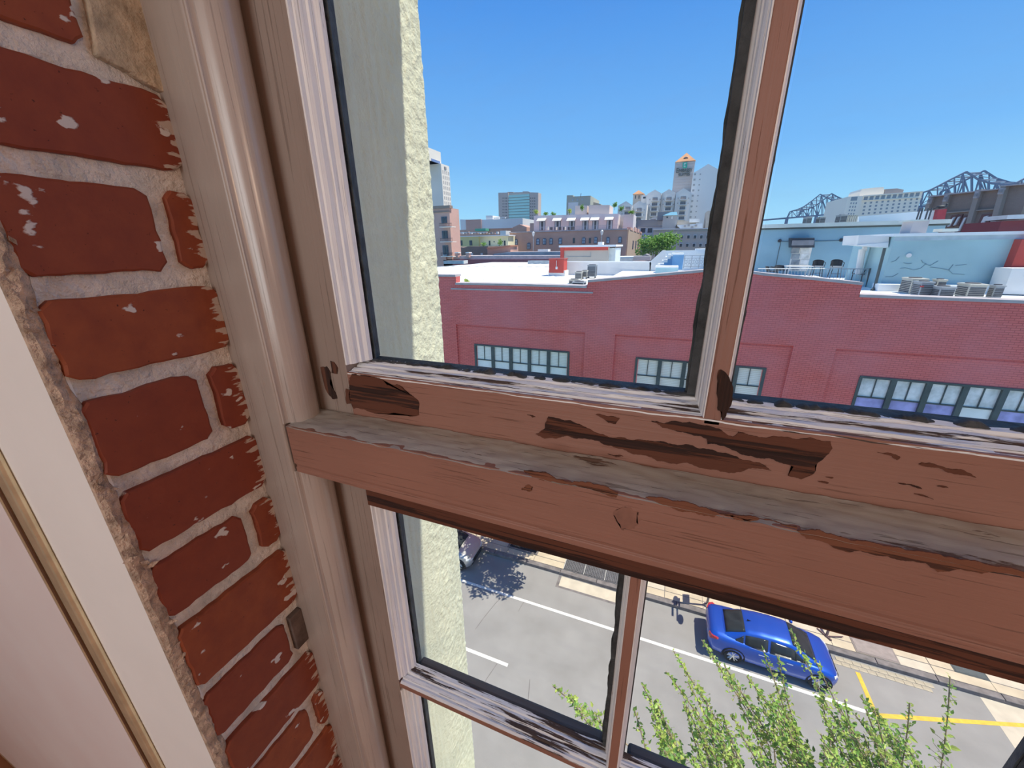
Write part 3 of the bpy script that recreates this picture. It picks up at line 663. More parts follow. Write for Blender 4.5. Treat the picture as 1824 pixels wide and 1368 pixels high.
        for xw in (-1.42, 1.35):
            wh = empty('wheel', M_ @ Vector((xw, s_*.80, .33)), parent=root)
            g = MB(); N = 28; prof = [(.19, .07), (.225, .10), (.30, .105), (.325, .085), (.332, .05), (.332, -.05), (.30, -.10)]
            vs = [(xw+r_*math.cos(2*math.pi*i/N), s_*(.80+o_), .33+r_*math.sin(2*math.pi*i/N)) for i in range(N) for r_, o_ in prof]
            n_ = len(prof); g.add(vs, [(i*n_+j, ((i+1) % N)*n_+j, ((i+1) % N)*n_+j+1, i*n_+j+1) for i in range(N) for j in range(n_-1)])
            put(g, 'tyre', m_tyre, wh, smooth=True)
            put(MB().tube((xw, s_*.80, .33), (xw, s_*.865, .33), .225, 24), 'rim_dish', m_dark, wh)
            g = MB()
            for q in range(5):
                for d_ in (-.16, .16):
                    a = 2*math.pi*q/5+.3; c_, s2_ = math.cos(a), math.sin(a); c3, s3 = math.cos(a+d_*1.5), math.sin(a+d_*1.5)
                    g.tube((xw+.03*c_, s_*.880, .33+.03*s2_), (xw+.215*c3, s_*.885, .33+.215*s3), .022, 5)
            g.tube((xw, s_*.86, .33), (xw, s_*.895, .33), .05, 12)
            put(g, 'spokes', m_rim, wh)
            g = MB(); vs = []
            for i in range(33):
                a = R(-14+i*208/32); vs += [(xw+.335*math.cos(a), s_*.897, .35+.335*math.sin(a)), (xw+.40*math.cos(a), s_*.912, .35+.40*math.sin(a)), (xw+.40*math.cos(a), s_*.80, .35+.40*math.sin(a))]
            g.add(vs, [(i*3+j, i*3+j+1, (i+1)*3+j+1, (i+1)*3+j) for i in range(32) for j in range(2)]); put(g, 'wheel_arch', m_dark, root)
        put(MB().add([(-2.335, s_*.60, .80), (-2.30, s_*.80, .84), (-2.05, s_*.875, .93), (-2.08, s_*.865, .99), (-2.24, s_*.80, .985), (-2.32, s_*.58, .93), (-2.30, s_*.58, .80), (-2.2, s_*.76, .82), (-2.0, s_*.82, .93), (-2.0, s_*.80, .97), (-2.2, s_*.74, .97), (-2.25, s_*.55, .93)],
            [(0,1,2,3,4,5), (11,10,9,8,7,6)]+[(i, 6+i, 6+(i+1) % 6, (i+1) % 6) for i in range(6)]), 'tail_lamp', m_lamp, fix=True, smooth=False)
        put(MB().add([(2.335, s_*.42, .57), (2.27, s_*.66, .60), (2.03, s_*.84, .70), (2.00, s_*.80, .76), (2.20, s_*.66, .71), (2.30, s_*.42, .63), (2.2, s_*.42, .57), (2.1, s_*.6, .60), (1.95, s_*.76, .70), (1.95, s_*.74, .74), (2.1, s_*.6, .70), (2.2, s_*.42, .62)],
            [(0,1,2,3,4,5), (11,10,9,8,7,6)]+[(i, 6+i, 6+(i+1) % 6, (i+1) % 6) for i in range(6)]), 'head_lamp', m_head, fix=True)
    put(MB().box((2.315, -.40, .40), (2.35, .40, .52)), 'grille', m_dark, bevel=.01)
    put(MB().box((2.25, -.62, .29), (2.33, .62, .38)), 'lower_intake', m_dark, bevel=.02)
    put(MB().box((-2.345, -.26, .62), (-2.325, .26, .75)), 'number_plate', m_chrome)
    put(MB().box((-2.30, -.70, .36), (-2.24, .70, .50)), 'rear_bumper', m_dark, bevel=.03)
    put(MB().add([(-.98, -.02, 1.40), (-.98, .02, 1.40), (-.84, 0, 1.425), (-.99, 0, 1.47)], [(0,1,2), (0,2,3), (1,3,2), (0,3,1)]), 'antenna', m_dark)
    return root
m_blue, t, p = new_mat('metallic_blue_car_paint'); p.inputs['Base Color'].default_value = (.006, .085, .52, 1); p.inputs['Metallic'].default_value = .35; p.inputs['Roughness'].default_value = .35; p.inputs['Coat Weight'].default_value = 1; p.inputs['Coat Roughness'].default_value = .04
m_silver, t, p = new_mat('silver_car_paint'); p.inputs['Base Color'].default_value = (.60, .59, .56, 1); p.inputs['Metallic'].default_value = .4; p.inputs['Roughness'].default_value = .35; p.inputs['Coat Weight'].default_value = 1; p.inputs['Coat Roughness'].default_value = .04
car((5.42, 13.80, .01), 0, m_blue, 'parked_sedan', 'metallic blue four-door sedan parked along the white line', 'parked cars')
car((-9.62, 14.05, .01), 0, m_silver, 'parked_car', 'silver car half hidden by the stucco reveal in the tree shade', 'parked cars')
# ------------------------------------------------------------------ plants
def leaf_mat(name, col, tr=.35):
    m, t, p = new_mat(name); out = t.nodes['Material Output']
    oi = t.nodes.new('ShaderNodeObjectInfo')
    c = ramp(t, nz(t, 3.5, 3), [(.3, k(col, .62)), (.7, k(col, 1.3))]); t.links.new(c, p.inputs['Base Color']); p.inputs['Roughness'].default_value = .45
    tl = t.nodes.new('ShaderNodeBsdfTranslucent'); t.links.new(c, tl.inputs[0])
    mx = t.nodes.new('ShaderNodeMixShader'); mx.inputs[0].default_value = tr
    t.links.new(p.outputs[0], mx.inputs[1]); t.links.new(tl.outputs[0], mx.inputs[2]); t.links.new(mx.outputs[0], out.inputs[0]); return m
m_leaf = leaf_mat('fresh_green_leaf', (.38, .55, .10)); m_leaf_d = leaf_mat('deep_green_leaf', (.22, .40, .08)); m_leaf_y = leaf_mat('yellow_green_leaf', (.50, .60, .14))
m_bark = mat('pale_brown_bark', (.34, .26, .17), .9, .25, 12); m_bark_d = mat('grey_brown_bark', (.17, .13, .10), .9, .3, 8, .5, 30, .02)
LEAF = [(0,0,0), (.30,.26,.05), (.62,.22,.05), (1,0,-.06), (.62,-.22,.05), (.30,-.26,.05), (.5,0,-.02)]
LF = [(0,6,1), (1,6,2), (2,6,3), (3,6,4), (4,6,5), (5,6,0)]
def leaf_mesh(m): return MB().add(LEAF, LF).mesh('leaf', m)
def leaf_into(g, M_): g.add([M_ @ Vector(v) for v in LEAF], LF)
def rnd_rot(rnd, up=.5):
    d = Vector((rnd.gauss(0, 1), rnd.gauss(0, 1), rnd.gauss(0, .6)+up)).normalized()
    return d.to_track_quat('X', 'Z').to_matrix().to_4x4() @ Matrix.Rotation(rnd.uniform(-.9, .9), 4, 'X')
def foliage(root, blobs, n, size, m, seed, name='foliage', singles=0):
    rnd = random.Random(seed); g = MB(); sm = leaf_mesh(m) if singles else None; c = 0
    for c_, r_ in blobs:
        for i in range(n):
            d = Vector((rnd.gauss(0, 1), rnd.gauss(0, 1), rnd.gauss(0, 1))).normalized()*(rnd.random()**.45)
            p_ = Vector(c_)+Vector((d.x*r_[0], d.y*r_[1], d.z*r_[2])); s = size*rnd.uniform(.6, 1.3)
            leaf_into(g, Matrix.Translation(p_) @ rnd_rot(rnd) @ Matrix.Scale(s, 4))
    return g.build(name, m, root, kind='stuff')
# street tree on the far pavement
tt = empty('street_tree', (-5.7, 16.1, .16), 'leafy street tree beside the silver car, mostly behind the transom', 'tree')
MB().path([(-5.7, 16.1, .0), (-5.65, 16.05, 1.6), (-5.5, 15.9, 3.4), (-5.3, 15.6, 5.4)], .11, 8).build('trunk', m_bark_d, tt)
g = MB()
for i in range(7):
    a = i*.9; g.path([(-5.5, 15.9, 3.2+i*.2), (-5.4+.8*math.cos(a), 15.7+.8*math.sin(a), 4.4+i*.2), (-5.2+1.7*math.cos(a), 15.3+1.7*math.sin(a), 5.4+i*.35)], .035, 5)
g.build('branches', m_bark_d, tt)
rnd = random.Random(21); bl = []
for i in range(24):
    a = rnd.uniform(0, 6.28); r_ = rnd.uniform(.2, 2.0)
    bl.append(((-4.6+r_*1.15*math.cos(a), 15.1+r_*math.sin(a)*1.1, rnd.uniform(4.6, 7.8)), (rnd.uniform(.5, .95),)*2+(rnd.uniform(.4, .7),)))
bl += [((-6.55, 14.8, 3.7), (.55, .55, .35)), ((-4.9, 15.0, 3.9), (.35, .4, .3)), ((-5.2, 14.2, 8.9), (.5, .4, .5))]
foliage(tt, bl, 260, .19, m_leaf, 22)
pit = empty('tree_pit', (-5.7, 16.1, .16), 'dark square tree pit in the sidewalk beyond the grate', 'tree pit')
MB().box((-6.4, 15.45, .160), (-4.9, 15.95, .168)).build('soil', m_dark, pit)
MB().box((-6.4, 16.25, .160), (-4.9, 16.7, .168)).build('soil', m_dark, pit)
for a, b in (((-6.5, 15.38, .16), (-4.8, 15.46, .2)), ((-6.5, 16.7, .16), (-4.8, 16.78, .2)), ((-6.5, 15.46, .16), (-6.42, 16.7, .2)), ((-4.88, 15.46, .16), (-4.8, 16.7, .2))): MB().box(a, b).build('pit_edging', m_kerb, pit)
# young tree under the window, its long shoots seen from above
yt = empty('young_tree', (2.9, 3.3, .15), 'leafy young tree with long upright shoots growing under the window', 'tree')
MB().path([(2.9, 3.3, .1), (2.85, 3.35, 3), (2.75, 3.5, 5.2), (2.6, 3.7, 6.8)], .07, 8).build('trunk', m_bark, yt)
rnd = random.Random(77); stems = MB(); leaves = []
tips = [(1200,1160),(1186,1196),(1145,1222),(1250,1140),(1262,1162),(1358,1155),(1384,1168),(1408,1122),(1450,1172),(1330,1205),(1290,1185),(985,1222),(1015,1240),(1692,1205),(1620,1252),(1560,1262),(1225,1215),(1345,1225),(1165,1255),(1130,1262)]
bases = {8: (1560,1400), 13: (1672,1390), 14: (1600,1390), 15: (1612,1380), 11: (1090,1300), 12: (1085,1330)}
for i in range(78):
    if i < len(tips): tp = tips[i]
    else: tp = (rnd.uniform(1150, 1620), rnd.uniform(1235, 1350))
    if i >= len(tips) and tp[0] > 1560 and tp[1] < 1300: tp = (tp[0]-120, tp[1])
    lx = rnd.uniform(40, 130); bp = bases.get(i, (tp[0]+lx, tp[1]+rnd.uniform(150, 230)))
    zt = H-5.5+rnd.uniform(-.45, .35); zb = zt-rnd.uniform(1.1, 1.9)
    T = B(tp[0], tp[1], zt); S = B(bp[0], bp[1], zb); mid = (S+T)/2+Vector((rnd.uniform(-.1, .1), rnd.uniform(-.1, .1), .08))
    pts = [S*(1-f)**2+mid*2*f*(1-f)+T*f*f for f in [q/8 for q in range(9)]]
    for a, b in zip(pts, pts[1:]): stems.tube(a, b, .008, 5)
    stems.tube(S, (2.6+rnd.uniform(-.15, .15), 3.7+rnd.uniform(-.1, .1), 6.6+rnd.uniform(-.4, .4)), .010, 5, .02)
    n_ = int((T-S).length*62)
    for q in range(n_):
        f = .08+.92*(q/n_); c_ = S*(1-f)**2+mid*2*f*(1-f)+T*f*f; s_ = (.105 if rnd.random() < .2 else .070)*rnd.uniform(.7, 1.2)*(1.1-.45*f)
        side_ = Vector((rnd.gauss(0, 1), rnd.gauss(0, 1), rnd.gauss(0, .7))).normalized()
        spread = rnd.random()*.17*(1.2-f)
        leaves.append((c_+side_*spread, Matrix.Translation(c_+side_*spread) @ rnd_rot(rnd, .4), s_))
        if spread > .05: stems.tube(c_, c_+side_*spread, .003, 3)
stems.build('shoots', m_bark, yt)
leaves.sort(key=lambda l: (l[0]-EYE).length-l[2]*12)
vis = [l for l in leaves]
lm = [leaf_mesh(m_leaf), leaf_mesh(m_leaf_y), leaf_mesh(m_leaf_d)]
for i, (c_, M_, s_) in enumerate(vis[:300]):
    o = bpy.data.objects.new('leaf', lm[(0, 1, 0, 2)[i % 4]]); o.matrix_basis = M_ @ Matrix.Scale(s_, 4); COL.objects.link(o); adopt(o, yt)
for q, m_ in enumerate((m_leaf, m_leaf_d, m_leaf_y)):
    g = MB()
    for c_, M_, s_ in vis[300+q::3]: leaf_into(g, M_ @ Matrix.Scale(s_, 4))
    g.build('foliage', m_, yt, kind='stuff')
# ================================================================== THE RED BUILDING ACROSS THE STREET
m_red, t, p = new_mat('red_painted_brick')
c_ = t.nodes.new('ShaderNodeTexCoord'); s_ = t.nodes.new('ShaderNodeSeparateXYZ'); cb = t.nodes.new('ShaderNodeCombineXYZ')
t.links.new(c_.outputs['Object'], s_.inputs[0]); t.links.new(s_.outputs[0], cb.inputs[0]); t.links.new(s_.outputs[2], cb.inputs[1])
b_ = t.nodes.new('ShaderNodeTexBrick'); t.links.new(cb.outputs[0], b_.inputs['Vector']); b_.inputs['Scale'].default_value = 1
b_.inputs['Brick Width'].default_value = .24; b_.inputs['Row Height'].default_value = .08; b_.inputs['Mortar Size'].default_value = .010
b_.inputs['Color1'].default_value = (.82, .20, .165, 1); b_.inputs['Color2'].default_value = (.76, .17, .14, 1); b_.inputs['Mortar'].default_value = (.54, .10, .09, 1)
fd = mixc(t, ramp(t, nz(t, .35, 5), [(.40, (0,0,0)), (.72, (.55,)*3)]), b_.outputs[0], (.72, .24, .25))
fd = mixc(t, ramp(t, nz(t, 9, 3), [(.70, (0,0,0)), (.80, (.5,)*3)]), fd, (.62, .30, .30))
t.links.new(fd, p.inputs['Base Color']); p.inputs['Roughness'].default_value = .7; p.inputs['Specular IOR Level'].default_value = .25; bump(t, p, b_.outputs['Fac'], -.35, .01)
m_cop = mat('grey_coping', (.50, .44, .43), .8, .15, 2); m_roofw = mat('white_roof_membrane', (.84, .86, .85), .8, .04, .6)
m_wht = mat('white_render', (.80, .78, .74), .85, .07, 1.2); m_dkgreen = mat('dark_green_window_frame', (.075, .095, .09), .5, .2, 3)
m_blind, t, p = new_mat('cream_blinds')
wv = t.nodes.new('ShaderNodeTexWave'); wv.bands_direction = 'Z'; wv.inputs['Scale'].default_value = 4; wv.inputs['Distortion'].default_value = 1.2; wv.inputs['Detail'].default_value = 2
tc_ = t.nodes.new('ShaderNodeTexCoord'); t.links.new(tc_.outputs['Object'], wv.inputs[0])
t.links.new(ramp(t, wv.outputs[0], [(.2, (.80, .78, .68)), (.8, (.95, .94, .88))]), p.inputs['Base Color']); p.inputs['Roughness'].default_value = .25; p.inputs['Coat Weight'].default_value = .6
m_sheet = mat('pale_window_sheet', (.90, .93, .90), .3, .08, 2, coat=.3)
m_viol = mat('violet_blue_poster', (.38, .36, .80), .3, .5, 1.6, coat=.3); m_refl = mat('mottled_window_glass', (.80, .82, .78), .2, .3, 3, coat=.4)
FY = 18.0
ZR = H-2.2                                  # roof level
rbld = empty('red_brick_building', (0, FY, 0), 'long red painted brick building with white roof across the street', 'building')
def fz(py, px): return A(px, py, FY).z
X_ = lambda px, py: A(px, py, FY).x
prof = [(787,493),(812,493),(812,507),(930,509.5),(1045,513),(1047,503),(1150,494),(1256,484.5),(1300,482.5),(1362,491),(1450,499),(1536,508),(1530,529),(1680,535),(1824,540.5)]
P3 = [A(x, y, FY) for x, y in prof]
xl, xr = -26.0, 30.0
zL = P3[0].z; zRr = P3[-1].z
zp = H-.2145*FY                             # head of the sunken panels
outline = [Vector((xl, FY, zL))]+[Vector((q.x, FY, q.z)) for q in P3]+[Vector((xr, FY, zRr))]
MB().prism(outline+[Vector((xr, FY, zp)), Vector((xl, FY, zp))], (0, .45, 0)).build('facade_band', m_red, rbld, fix=True)
step = .4635*FY; panels = [(-.573*FY+step*i, -.187*FY+step*i) for i in range(-2, 4)]
edges = [xl]+[e_ for pr in panels for e_ in pr]+[xr]
for a, b in zip(edges[0::2], edges[1::2]): MB().box((a, FY, 0), (b, FY+.45, zp)).build('brick_pier', m_red, rbld)
MB().box((xl, FY+.10, H-.238*FY), (xr, FY+.44, zp)).build('panel_head', m_red, rbld)
zt, zb = H-.2745*FY, H-.2745*FY-2.05
for a, b in panels:
    wl_, wr_ = a+(-.515+.573)*FY, a+(-.23+.573)*FY
    for q in (((a, FY+.10, 0), (b, FY+.44, zb)), ((a, FY+.10, zt), (b, FY+.44, H-.238*FY)), ((a, FY+.10, zb), (wl_, FY+.44, zt)), ((wr_, FY+.10, zb), (b, FY+.44, zt))): MB().box(*q).build('sunken_panel', m_red, rbld)
    MB().box((a, FY+.07, zp-.16), (b, FY+.12, zp-.09)).build('string_course', m_red, rbld)
    # five-light window band
    n_ = 5; pw = (wr_-wl_)/n_; gi = panels.index((a, b))-2
    MB().box((wl_-.04, FY+.06, zt-.02), (wr_+.04, FY+.16, zt+.06)).build('window_head', m_dkgreen, rbld)
    MB().box((wl_-.04, FY+.02, zb-.08), (wr_+.04, FY+.16, zb)).build('window_sill', m_cop, rbld)
    for i in range(n_+1):
        MB().box((wl_+i*pw-(.05 if i in (0, n_) else .085), FY+.07, zb), (wl_+i*pw+(.05 if i in (0, n_) else .085), FY+.18, zt)).build('mullion', m_dkgreen, rbld)
    if gi < -1 or gi > 2: 
        MB().box((wl_, FY+.2, zb), (wr_, FY+.25, zt)).build('window_glass', m_sheet, rbld); continue
    for i in range(n_):
        x0, x1 = wl_+i*pw+.085, wl_+(i+1)*pw-.085; zm = zt-.80
        wn = MB().box((x0, FY+.12, zm-.025), (x1, FY+.17, zm+.025)).build('window', m_dkgreen, rbld)
        MB().box(((x0+x1)/2-.014, FY+.12, zm), ((x0+x1)/2+.014, FY+.16, zt)).build('glazing_bar', m_dkgreen, wn)
        for u0, u1 in ((x0, (x0+x1)/2), ((x0+x1)/2, x1)): MB().box((u0, FY+.165, zm), (u1, FY+.19, zt)).build('pane', [m_sheet, m_blind, m_blind, m_refl, m_refl][gi+1] if gi < 2 else m_refl, wn)
        low = m_sheet if gi == 0 else m_blind
        if gi == 2: low = m_sheet if i == 3 else m_viol
        MB().box((x0, FY+.165, zb), (x1, FY+.19, zm)).build('pane', low, wn)
# copings
def coping(a, b, d=.55, h=.10):
    MB().add([(a.x, FY-.06, a.z), (b.x, FY-.06, b.z), (b.x, FY+d, b.z), (a.x, FY+d, a.z), (a.x, FY-.06, a.z+h), (b.x, FY-.06, b.z+h), (b.x, FY+d, b.z+h), (a.x, FY+d, a.z+h)],
             [(3,2,1,0),(4,5,6,7),(0,1,5,4),(1,2,6,5),(2,3,7,6),(3,0,4,7)]).build('coping', m_cop, rbld)
coping(Vector((xl, FY, zL)), P3[1])
coping(P3[2], P3[3]); coping(P3[3], P3[4])
for i in (5, 6, 7, 8, 9, 10): coping(P3[i], P3[i+1])
coping(P3[12], P3[13]); coping(P3[13], P3[14]); coping(P3[14], Vector((xr, FY, zRr)))
MB().box((P3[2].x-.3, FY-.03, P3[2].z-.25), (P3[4].x+.3, FY, P3[2].z-.18)).build('string_course', m_cop, rbld)
# roofs: white deck on the left with ribs, lower deck right, side wall of the block
rd = MB().box((xl, FY+.45, ZR-.3), (X_(1048, 505), 58, ZR)).build('roof_deck', m_roofw, rbld)
for i in range(22):
    x0 = -30+i*1.1
    MB().add([(x0, 26, ZR), (x0+.05, 26, ZR), (x0+6.05, 57, ZR), (x0+6, 57, ZR), (x0, 26, ZR+.04), (x0+.05, 26, ZR+.04), (x0+6.05, 57, ZR+.04), (x0+6, 57, ZR+.04)], [(3,2,1,0),(4,5,6,7),(0,1,5,4),(1,2,6,5),(2,3,7,6),(3,0,4,7)]).build('roof_seam', m_roofw, rd)
MB().box((X_(1048, 505), FY+.45, ZR-.3), (X_(1362, 491)+.2, 44, ZR+.35)).build('roof_deck', m_roofw, rbld)
MB().box((X_(1362, 491), FY+.45, ZR-.3), (xr, 44, ZR+.12)).build('roof_deck', m_roofw, rbld)
MB().box((xl, 44, 0), (xr, 44.5, ZR)).build('rear_wall', m_red, rbld)
def px_slab(name, pts, Y, d, m, parent, **t):
    return MB().prism([A(x, y, Y) for x, y in pts], (0, d, 0)).build(name, m, parent, fix=True, **t)
def px_box(name, x0, y0, x1, y1, Y, d, m, parent=None, zb=None, **t):
    xm, ym = (x0+x1)/2, (y0+y1)/2
    a = A(x0, ym, Y).x; b = A(x1, ym, Y).x; zt_ = A(xm, y0, Y).z; z0 = A(xm, y1, Y).z if zb is None else zb
    return MB().box((a, Y, z0), (b, Y+d, zt_)).build(name, m, parent, **t)
def px_root(name, x, Y, label, cat, z=None, group=None):
    return empty(name, (A(x, 450, Y).x, Y, 0 if z is None else z), label, cat, group)
m_scar = mat('scarlet_render', (.55, .08, .06), .7, .12, 1); m_beige = mat('beige_render', (.55, .48, .40), .8, .06, .8)
m_duct = mat('galvanised_duct', (.42, .45, .47), .5, .15, 2, metal=.3); m_acbeige = mat('beige_condenser_metal', (.55, .52, .44), .6, .1, 3); m_acgrey = mat('grey_condenser_metal', (.33, .35, .36), .6, .12, 3); m_acdark = mat('condenser_fins', (.10, .10, .105), .7, .2, 6)
# --- things on the white roof, left
r_ = px_root('roof_hatch_box', 990, 30.3, 'small scarlet box with pale base on the white roof', 'roof box', ZR)
px_box('base', 977, 482, 1006, 492, 30.3, 1.2, m_wht, r_, zb=ZR); px_box('cladding', 978, 462, 1004, 486, 30.25, 1.1, m_scar, r_); px_box('cap', 977, 460.5, 1005, 462.5, 30.2, 1.25, mat('dull_red_cap', (.42, .10, .08), .7), r_)
px_box('light', 989.5, 475, 993, 479.5, 30.2, .06, m_wht, r_); px_box('conduit', 990.7, 464, 991.3, 476, 30.2, .05, m_wht, r_)
r_ = px_root('parapet_wall', 1080, 32, 'long low white parapet wall behind the condensers', 'wall', ZR)
MB().box((A(1007, 478, 32).x, 32, ZR), (A(1159, 478, 32).x, 32.5, A(1080, 467, 32).z)).build('wall', m_wht, r_)
MB().box((A(1007, 478, 32).x-.05, 31.95, A(1080, 467, 32).z), (A(1159, 478, 32).x+.05, 32.55, A(1080, 466, 32).z)).build('cap', m_roofw, r_)
MB().prism([A(1157, 489, 32), A(1157, 467, 32), A(1180, 446, 32), A(1186, 446, 32), A(1186, 489, 32)], (0, .5, 0)).build('ramp_wall', m_wht, r_, fix=True)
r_ = px_root('roof_penthouse', 1045, 37, 'beige penthouse with scarlet edge and white roof slab', 'penthouse', ZR)
px_box('wall', 1004, 441, 1083, 470, 37, 5, m_beige, r_, zb=ZR); px_box('red_band', 998, 440, 1083, 446, 36.9, .3, m_scar, r_); px_box('red_column', 998, 441, 1004, 470, 36.85, .4, m_scar, r_, zb=ZR)
MB().box((A(996, 440, 36.8).x, 36.7, A(1045, 440, 36.8).z), (A(1085, 440, 36.8).x+.6, 42.2, A(1045, 436.5, 36.8).z)).build('roof_slab', m_roofw, r_)
px_box('roof_box', 1065, 431, 1073, 437, 38, 1, m_wht, r_); px_box('pipe', 1010, 457.2, 1052, 457.8, 36.95, .05, m_duct, r_); px_box('pipe', 1051.5, 449, 1052.3, 457.8, 36.95, .05, m_duct, r_)
px_box('side_wing', 1083.5, 442, 1096, 468, 37.6, 4, mat('bluish_white_cladding', (.66, .72, .73), .7, .1, 2), r_, zb=ZR)
def condenser(px, Y, z0, m, label, group='rooftop air conditioners', round_top=False):
    x0, y0, x1, y1 = px; ym = (y0+y1)/2
    a, b = A(x0, ym, Y).x, A(x1, ym, Y).x; zt_ = A((x0+x1)/2, y0, Y).z; z1 = A((x0+x1)/2, y1, Y).z; z1 = max(z1, z0); w_ = b-a; d = min(w_, .9)
    if a > 3:                              # seen from the left: the near side shows beside the front
        r0 = A(x0, ym, Y).x/Y; a = A(x0+.42*(x1-x0), ym, Y).x; d = min(1.1, a/r0-Y); w_ = b-a
    sd = a if a > 3 else b
    o = empty('air_conditioner', ((a+b)/2, Y, z1), label, 'air conditioner', group)
    MB().box((a, Y, z1), (b, Y+d, zt_-.06)).build('cabinet', m, o, bevel=.02)
    MB().box((a-.02, Y-.02, zt_-.06), (b+.02, Y+d+.02, zt_)).build('top_plate', m, o, bevel=.015)
    n_ = max(4, int((zt_-z1)/.085)); 
    for i in range(n_):
        zz = z1+.06+(zt_-z1-.16)*i/n_
        MB().box((a+.06*w_, Y-.012, zz), (b-.06*w_, Y+.01, zz+(zt_-z1)*.45/n_)).build('louvre', m_acdark, o)
        MB().box((sd-.012, Y+.06, zz), (sd+.012, Y+d-.06, zz+(zt_-z1)*.45/n_)).build('louvre', m_acdark, o)
    MB().tube(((a+b)/2, Y+d/2, zt_), ((a+b)/2, Y+d/2, zt_+.03), min(d, w_)*.42, 16).build('fan_guard', m_acdark, o)
    if z1 > z0+.03: 
        for xx in (a+.05, b-.05): MB().box((xx-.03, Y+.05, z0), (xx+.03, Y+d-.05, z1)).build('leg', m_acdark, o)
    return o
condenser((1013, 498, 1030, 508), 24.0, ZR, m_acbeige, 'low beige condenser at the left of the roof cluster')
condenser((1019, 502, 1040, 508.5), 22.6, ZR, m_acgrey, 'low grey condenser nearest the stepped red coping')
condenser((1024, 484, 1036, 497), 27.4, ZR, m_acbeige, 'beige upright condenser left of the dark round unit')
condenser((1036, 482, 1045.5, 494), 28.0, ZR, m_acbeige, 'narrow beige condenser touching the dark round unit')
condenser((1046, 472, 1061, 493), 28.8, ZR, m_acgrey, 'tallest dark grey condenser in front of the white parapet')
for i, (x0, x1) in enumerate(((790, 826), (940, 979))):
    r_ = px_root('roof_duct', x0, 52, ('left' if i == 0 else 'right')+' grey metal duct at the far edge of the white roof', 'duct', ZR, 'grey roof ducts')
    px_box('duct', x0, 464.5, x1, 469.5, 52, 1.2, m_duct, r_, zb=ZR); px_box('end_collar', x1-1.5, 464, x1, 470, 51.95, 1.3, m_wht, r_, zb=ZR)
def bush(px, py, Y, r, m, label, seed, n=120, size=.2, name='shrub', trunk=None, group=None, cat='plant', zb=None):
    c = A(px, py, Y); s = Y/800
    rx, rz = r[0]*s*1.15, r[1]*s*1.15
    o = empty(name, (c.x, Y, (c.z-rz) if zb is None else zb), label, cat, group)
    rnd = random.Random(seed)
    bl = [((c.x+rnd.uniform(-.55, .55)*rx, Y+rnd.uniform(-.4, .4)*rx, c.z+rnd.uniform(-.5, .5)*rz), (rx*.55, rx*.55, rz*.6)) for i in range(7)]
    foliage(o, bl, n//7, size, m, seed)
    MB().tube((c.x, Y, (c.z-rz) if zb is None else zb), (c.x, Y, c.z), max(.02, rx*.06), 6).build('stem', m_bark_d, o)
    return o
bush(831, 502, 20.5, (9, 4.5), m_leaf_y, 'yellow green weed tuft growing on the white roof', 301, 90, .12, zb=ZR)
# --- blue stair, railing and teal block beside the mullion
m_bluep = mat('mid_blue_paint', (.16, .36, .60), .6, .1, 1); m_teal = mat('pale_teal_render', (.40, .60, .64), .7, .08, 1)
r_ = px_root('roof_stair', 1200, 29, 'blue roof stair with white treads beside the window mullion', 'stair', ZR)
for i, (x0, x1, y0) in enumerate(((1171, 1188, 471), (1179, 1193, 464), (1185, 1197, 457.5), (1190, 1202, 453))):
    px_box('tread', x0, y0, x1, y0+3.5, 30-.3*i, 1.4, m_roofw, r_); px_box('riser', x0+3, y0+3.5, x1, 486, 30.1-.3*i, 1.2, m_bluep, r_)
px_box('stair_wall', 1197.5, 452, 1217, 480, 28.8, 1.5, m_bluep, r_); px_box('wall_cap', 1197, 451, 1218, 454, 28.75, 1.6, m_roofw, r_)
r_ = px_root('teal_block', 1187, 27, 'low teal rendered block at the foot of the roof stair', 'block', ZR)
px_box('body', 1167.5, 476, 1208, 489, 27, 1.2, m_teal, r_); px_box('cap', 1167, 474.5, 1208.5, 477, 26.95, 1.3, m_roofw, r_)
r_ = px_root('scroll_railing', 1240, 29.5, 'white and grey ornamental railing right of the blue stair', 'railing', ZR)
g = MB()
px_box('top_rail', 1218, 455.2, 1262, 456, 29.5, .05, m_duct, r_); px_box('middle_rail', 1218, 459.5, 1262, 460.2, 29.5, .05, m_duct, r_); px_box('bottom_rail', 1218, 474, 1262, 475.3, 29.5, .05, m_duct, r_)
for i, x in enumerate((1218, 1231, 1245, 1258)): px_box('post', x, 455, x+1.2, 478, 29.5, .05, m_duct, r_)
for i in range(6):
    cx_ = 1222+i*6.6; c_ = A(cx_, 466.5, 29.5); g = MB()
    for q in range(12):
        a0, a1 = 2*math.pi*q/12, 2*math.pi*(q+1)/12; rr = .11
        g.tube(c_+Vector((rr*math.cos(a0), 0, rr*math.sin(a0))), c_+Vector((rr*math.cos(a1), 0, rr*math.sin(a1))), .014, 4)
    g.tube(c_+Vector((-.1, 0, -.25)), c_+Vector((.1, 0, .25)), .012, 4); g.tube(c_+Vector((.1, 0, -.25)), c_+Vector((-.1, 0, .25)), .012, 4)
    g.build('scroll', m_duct, r_)
r_ = px_root('roof_wall', 1225, 33.2, 'bright white wall behind the blue stair and railing', 'wall', ZR)
px_box('wall', 1178, 446, 1290, 476, 33.2, .5, m_roofw, r_, zb=ZR); px_box('raised_block', 1240, 443, 1290, 452, 33.1, 2, m_roofw, r_)
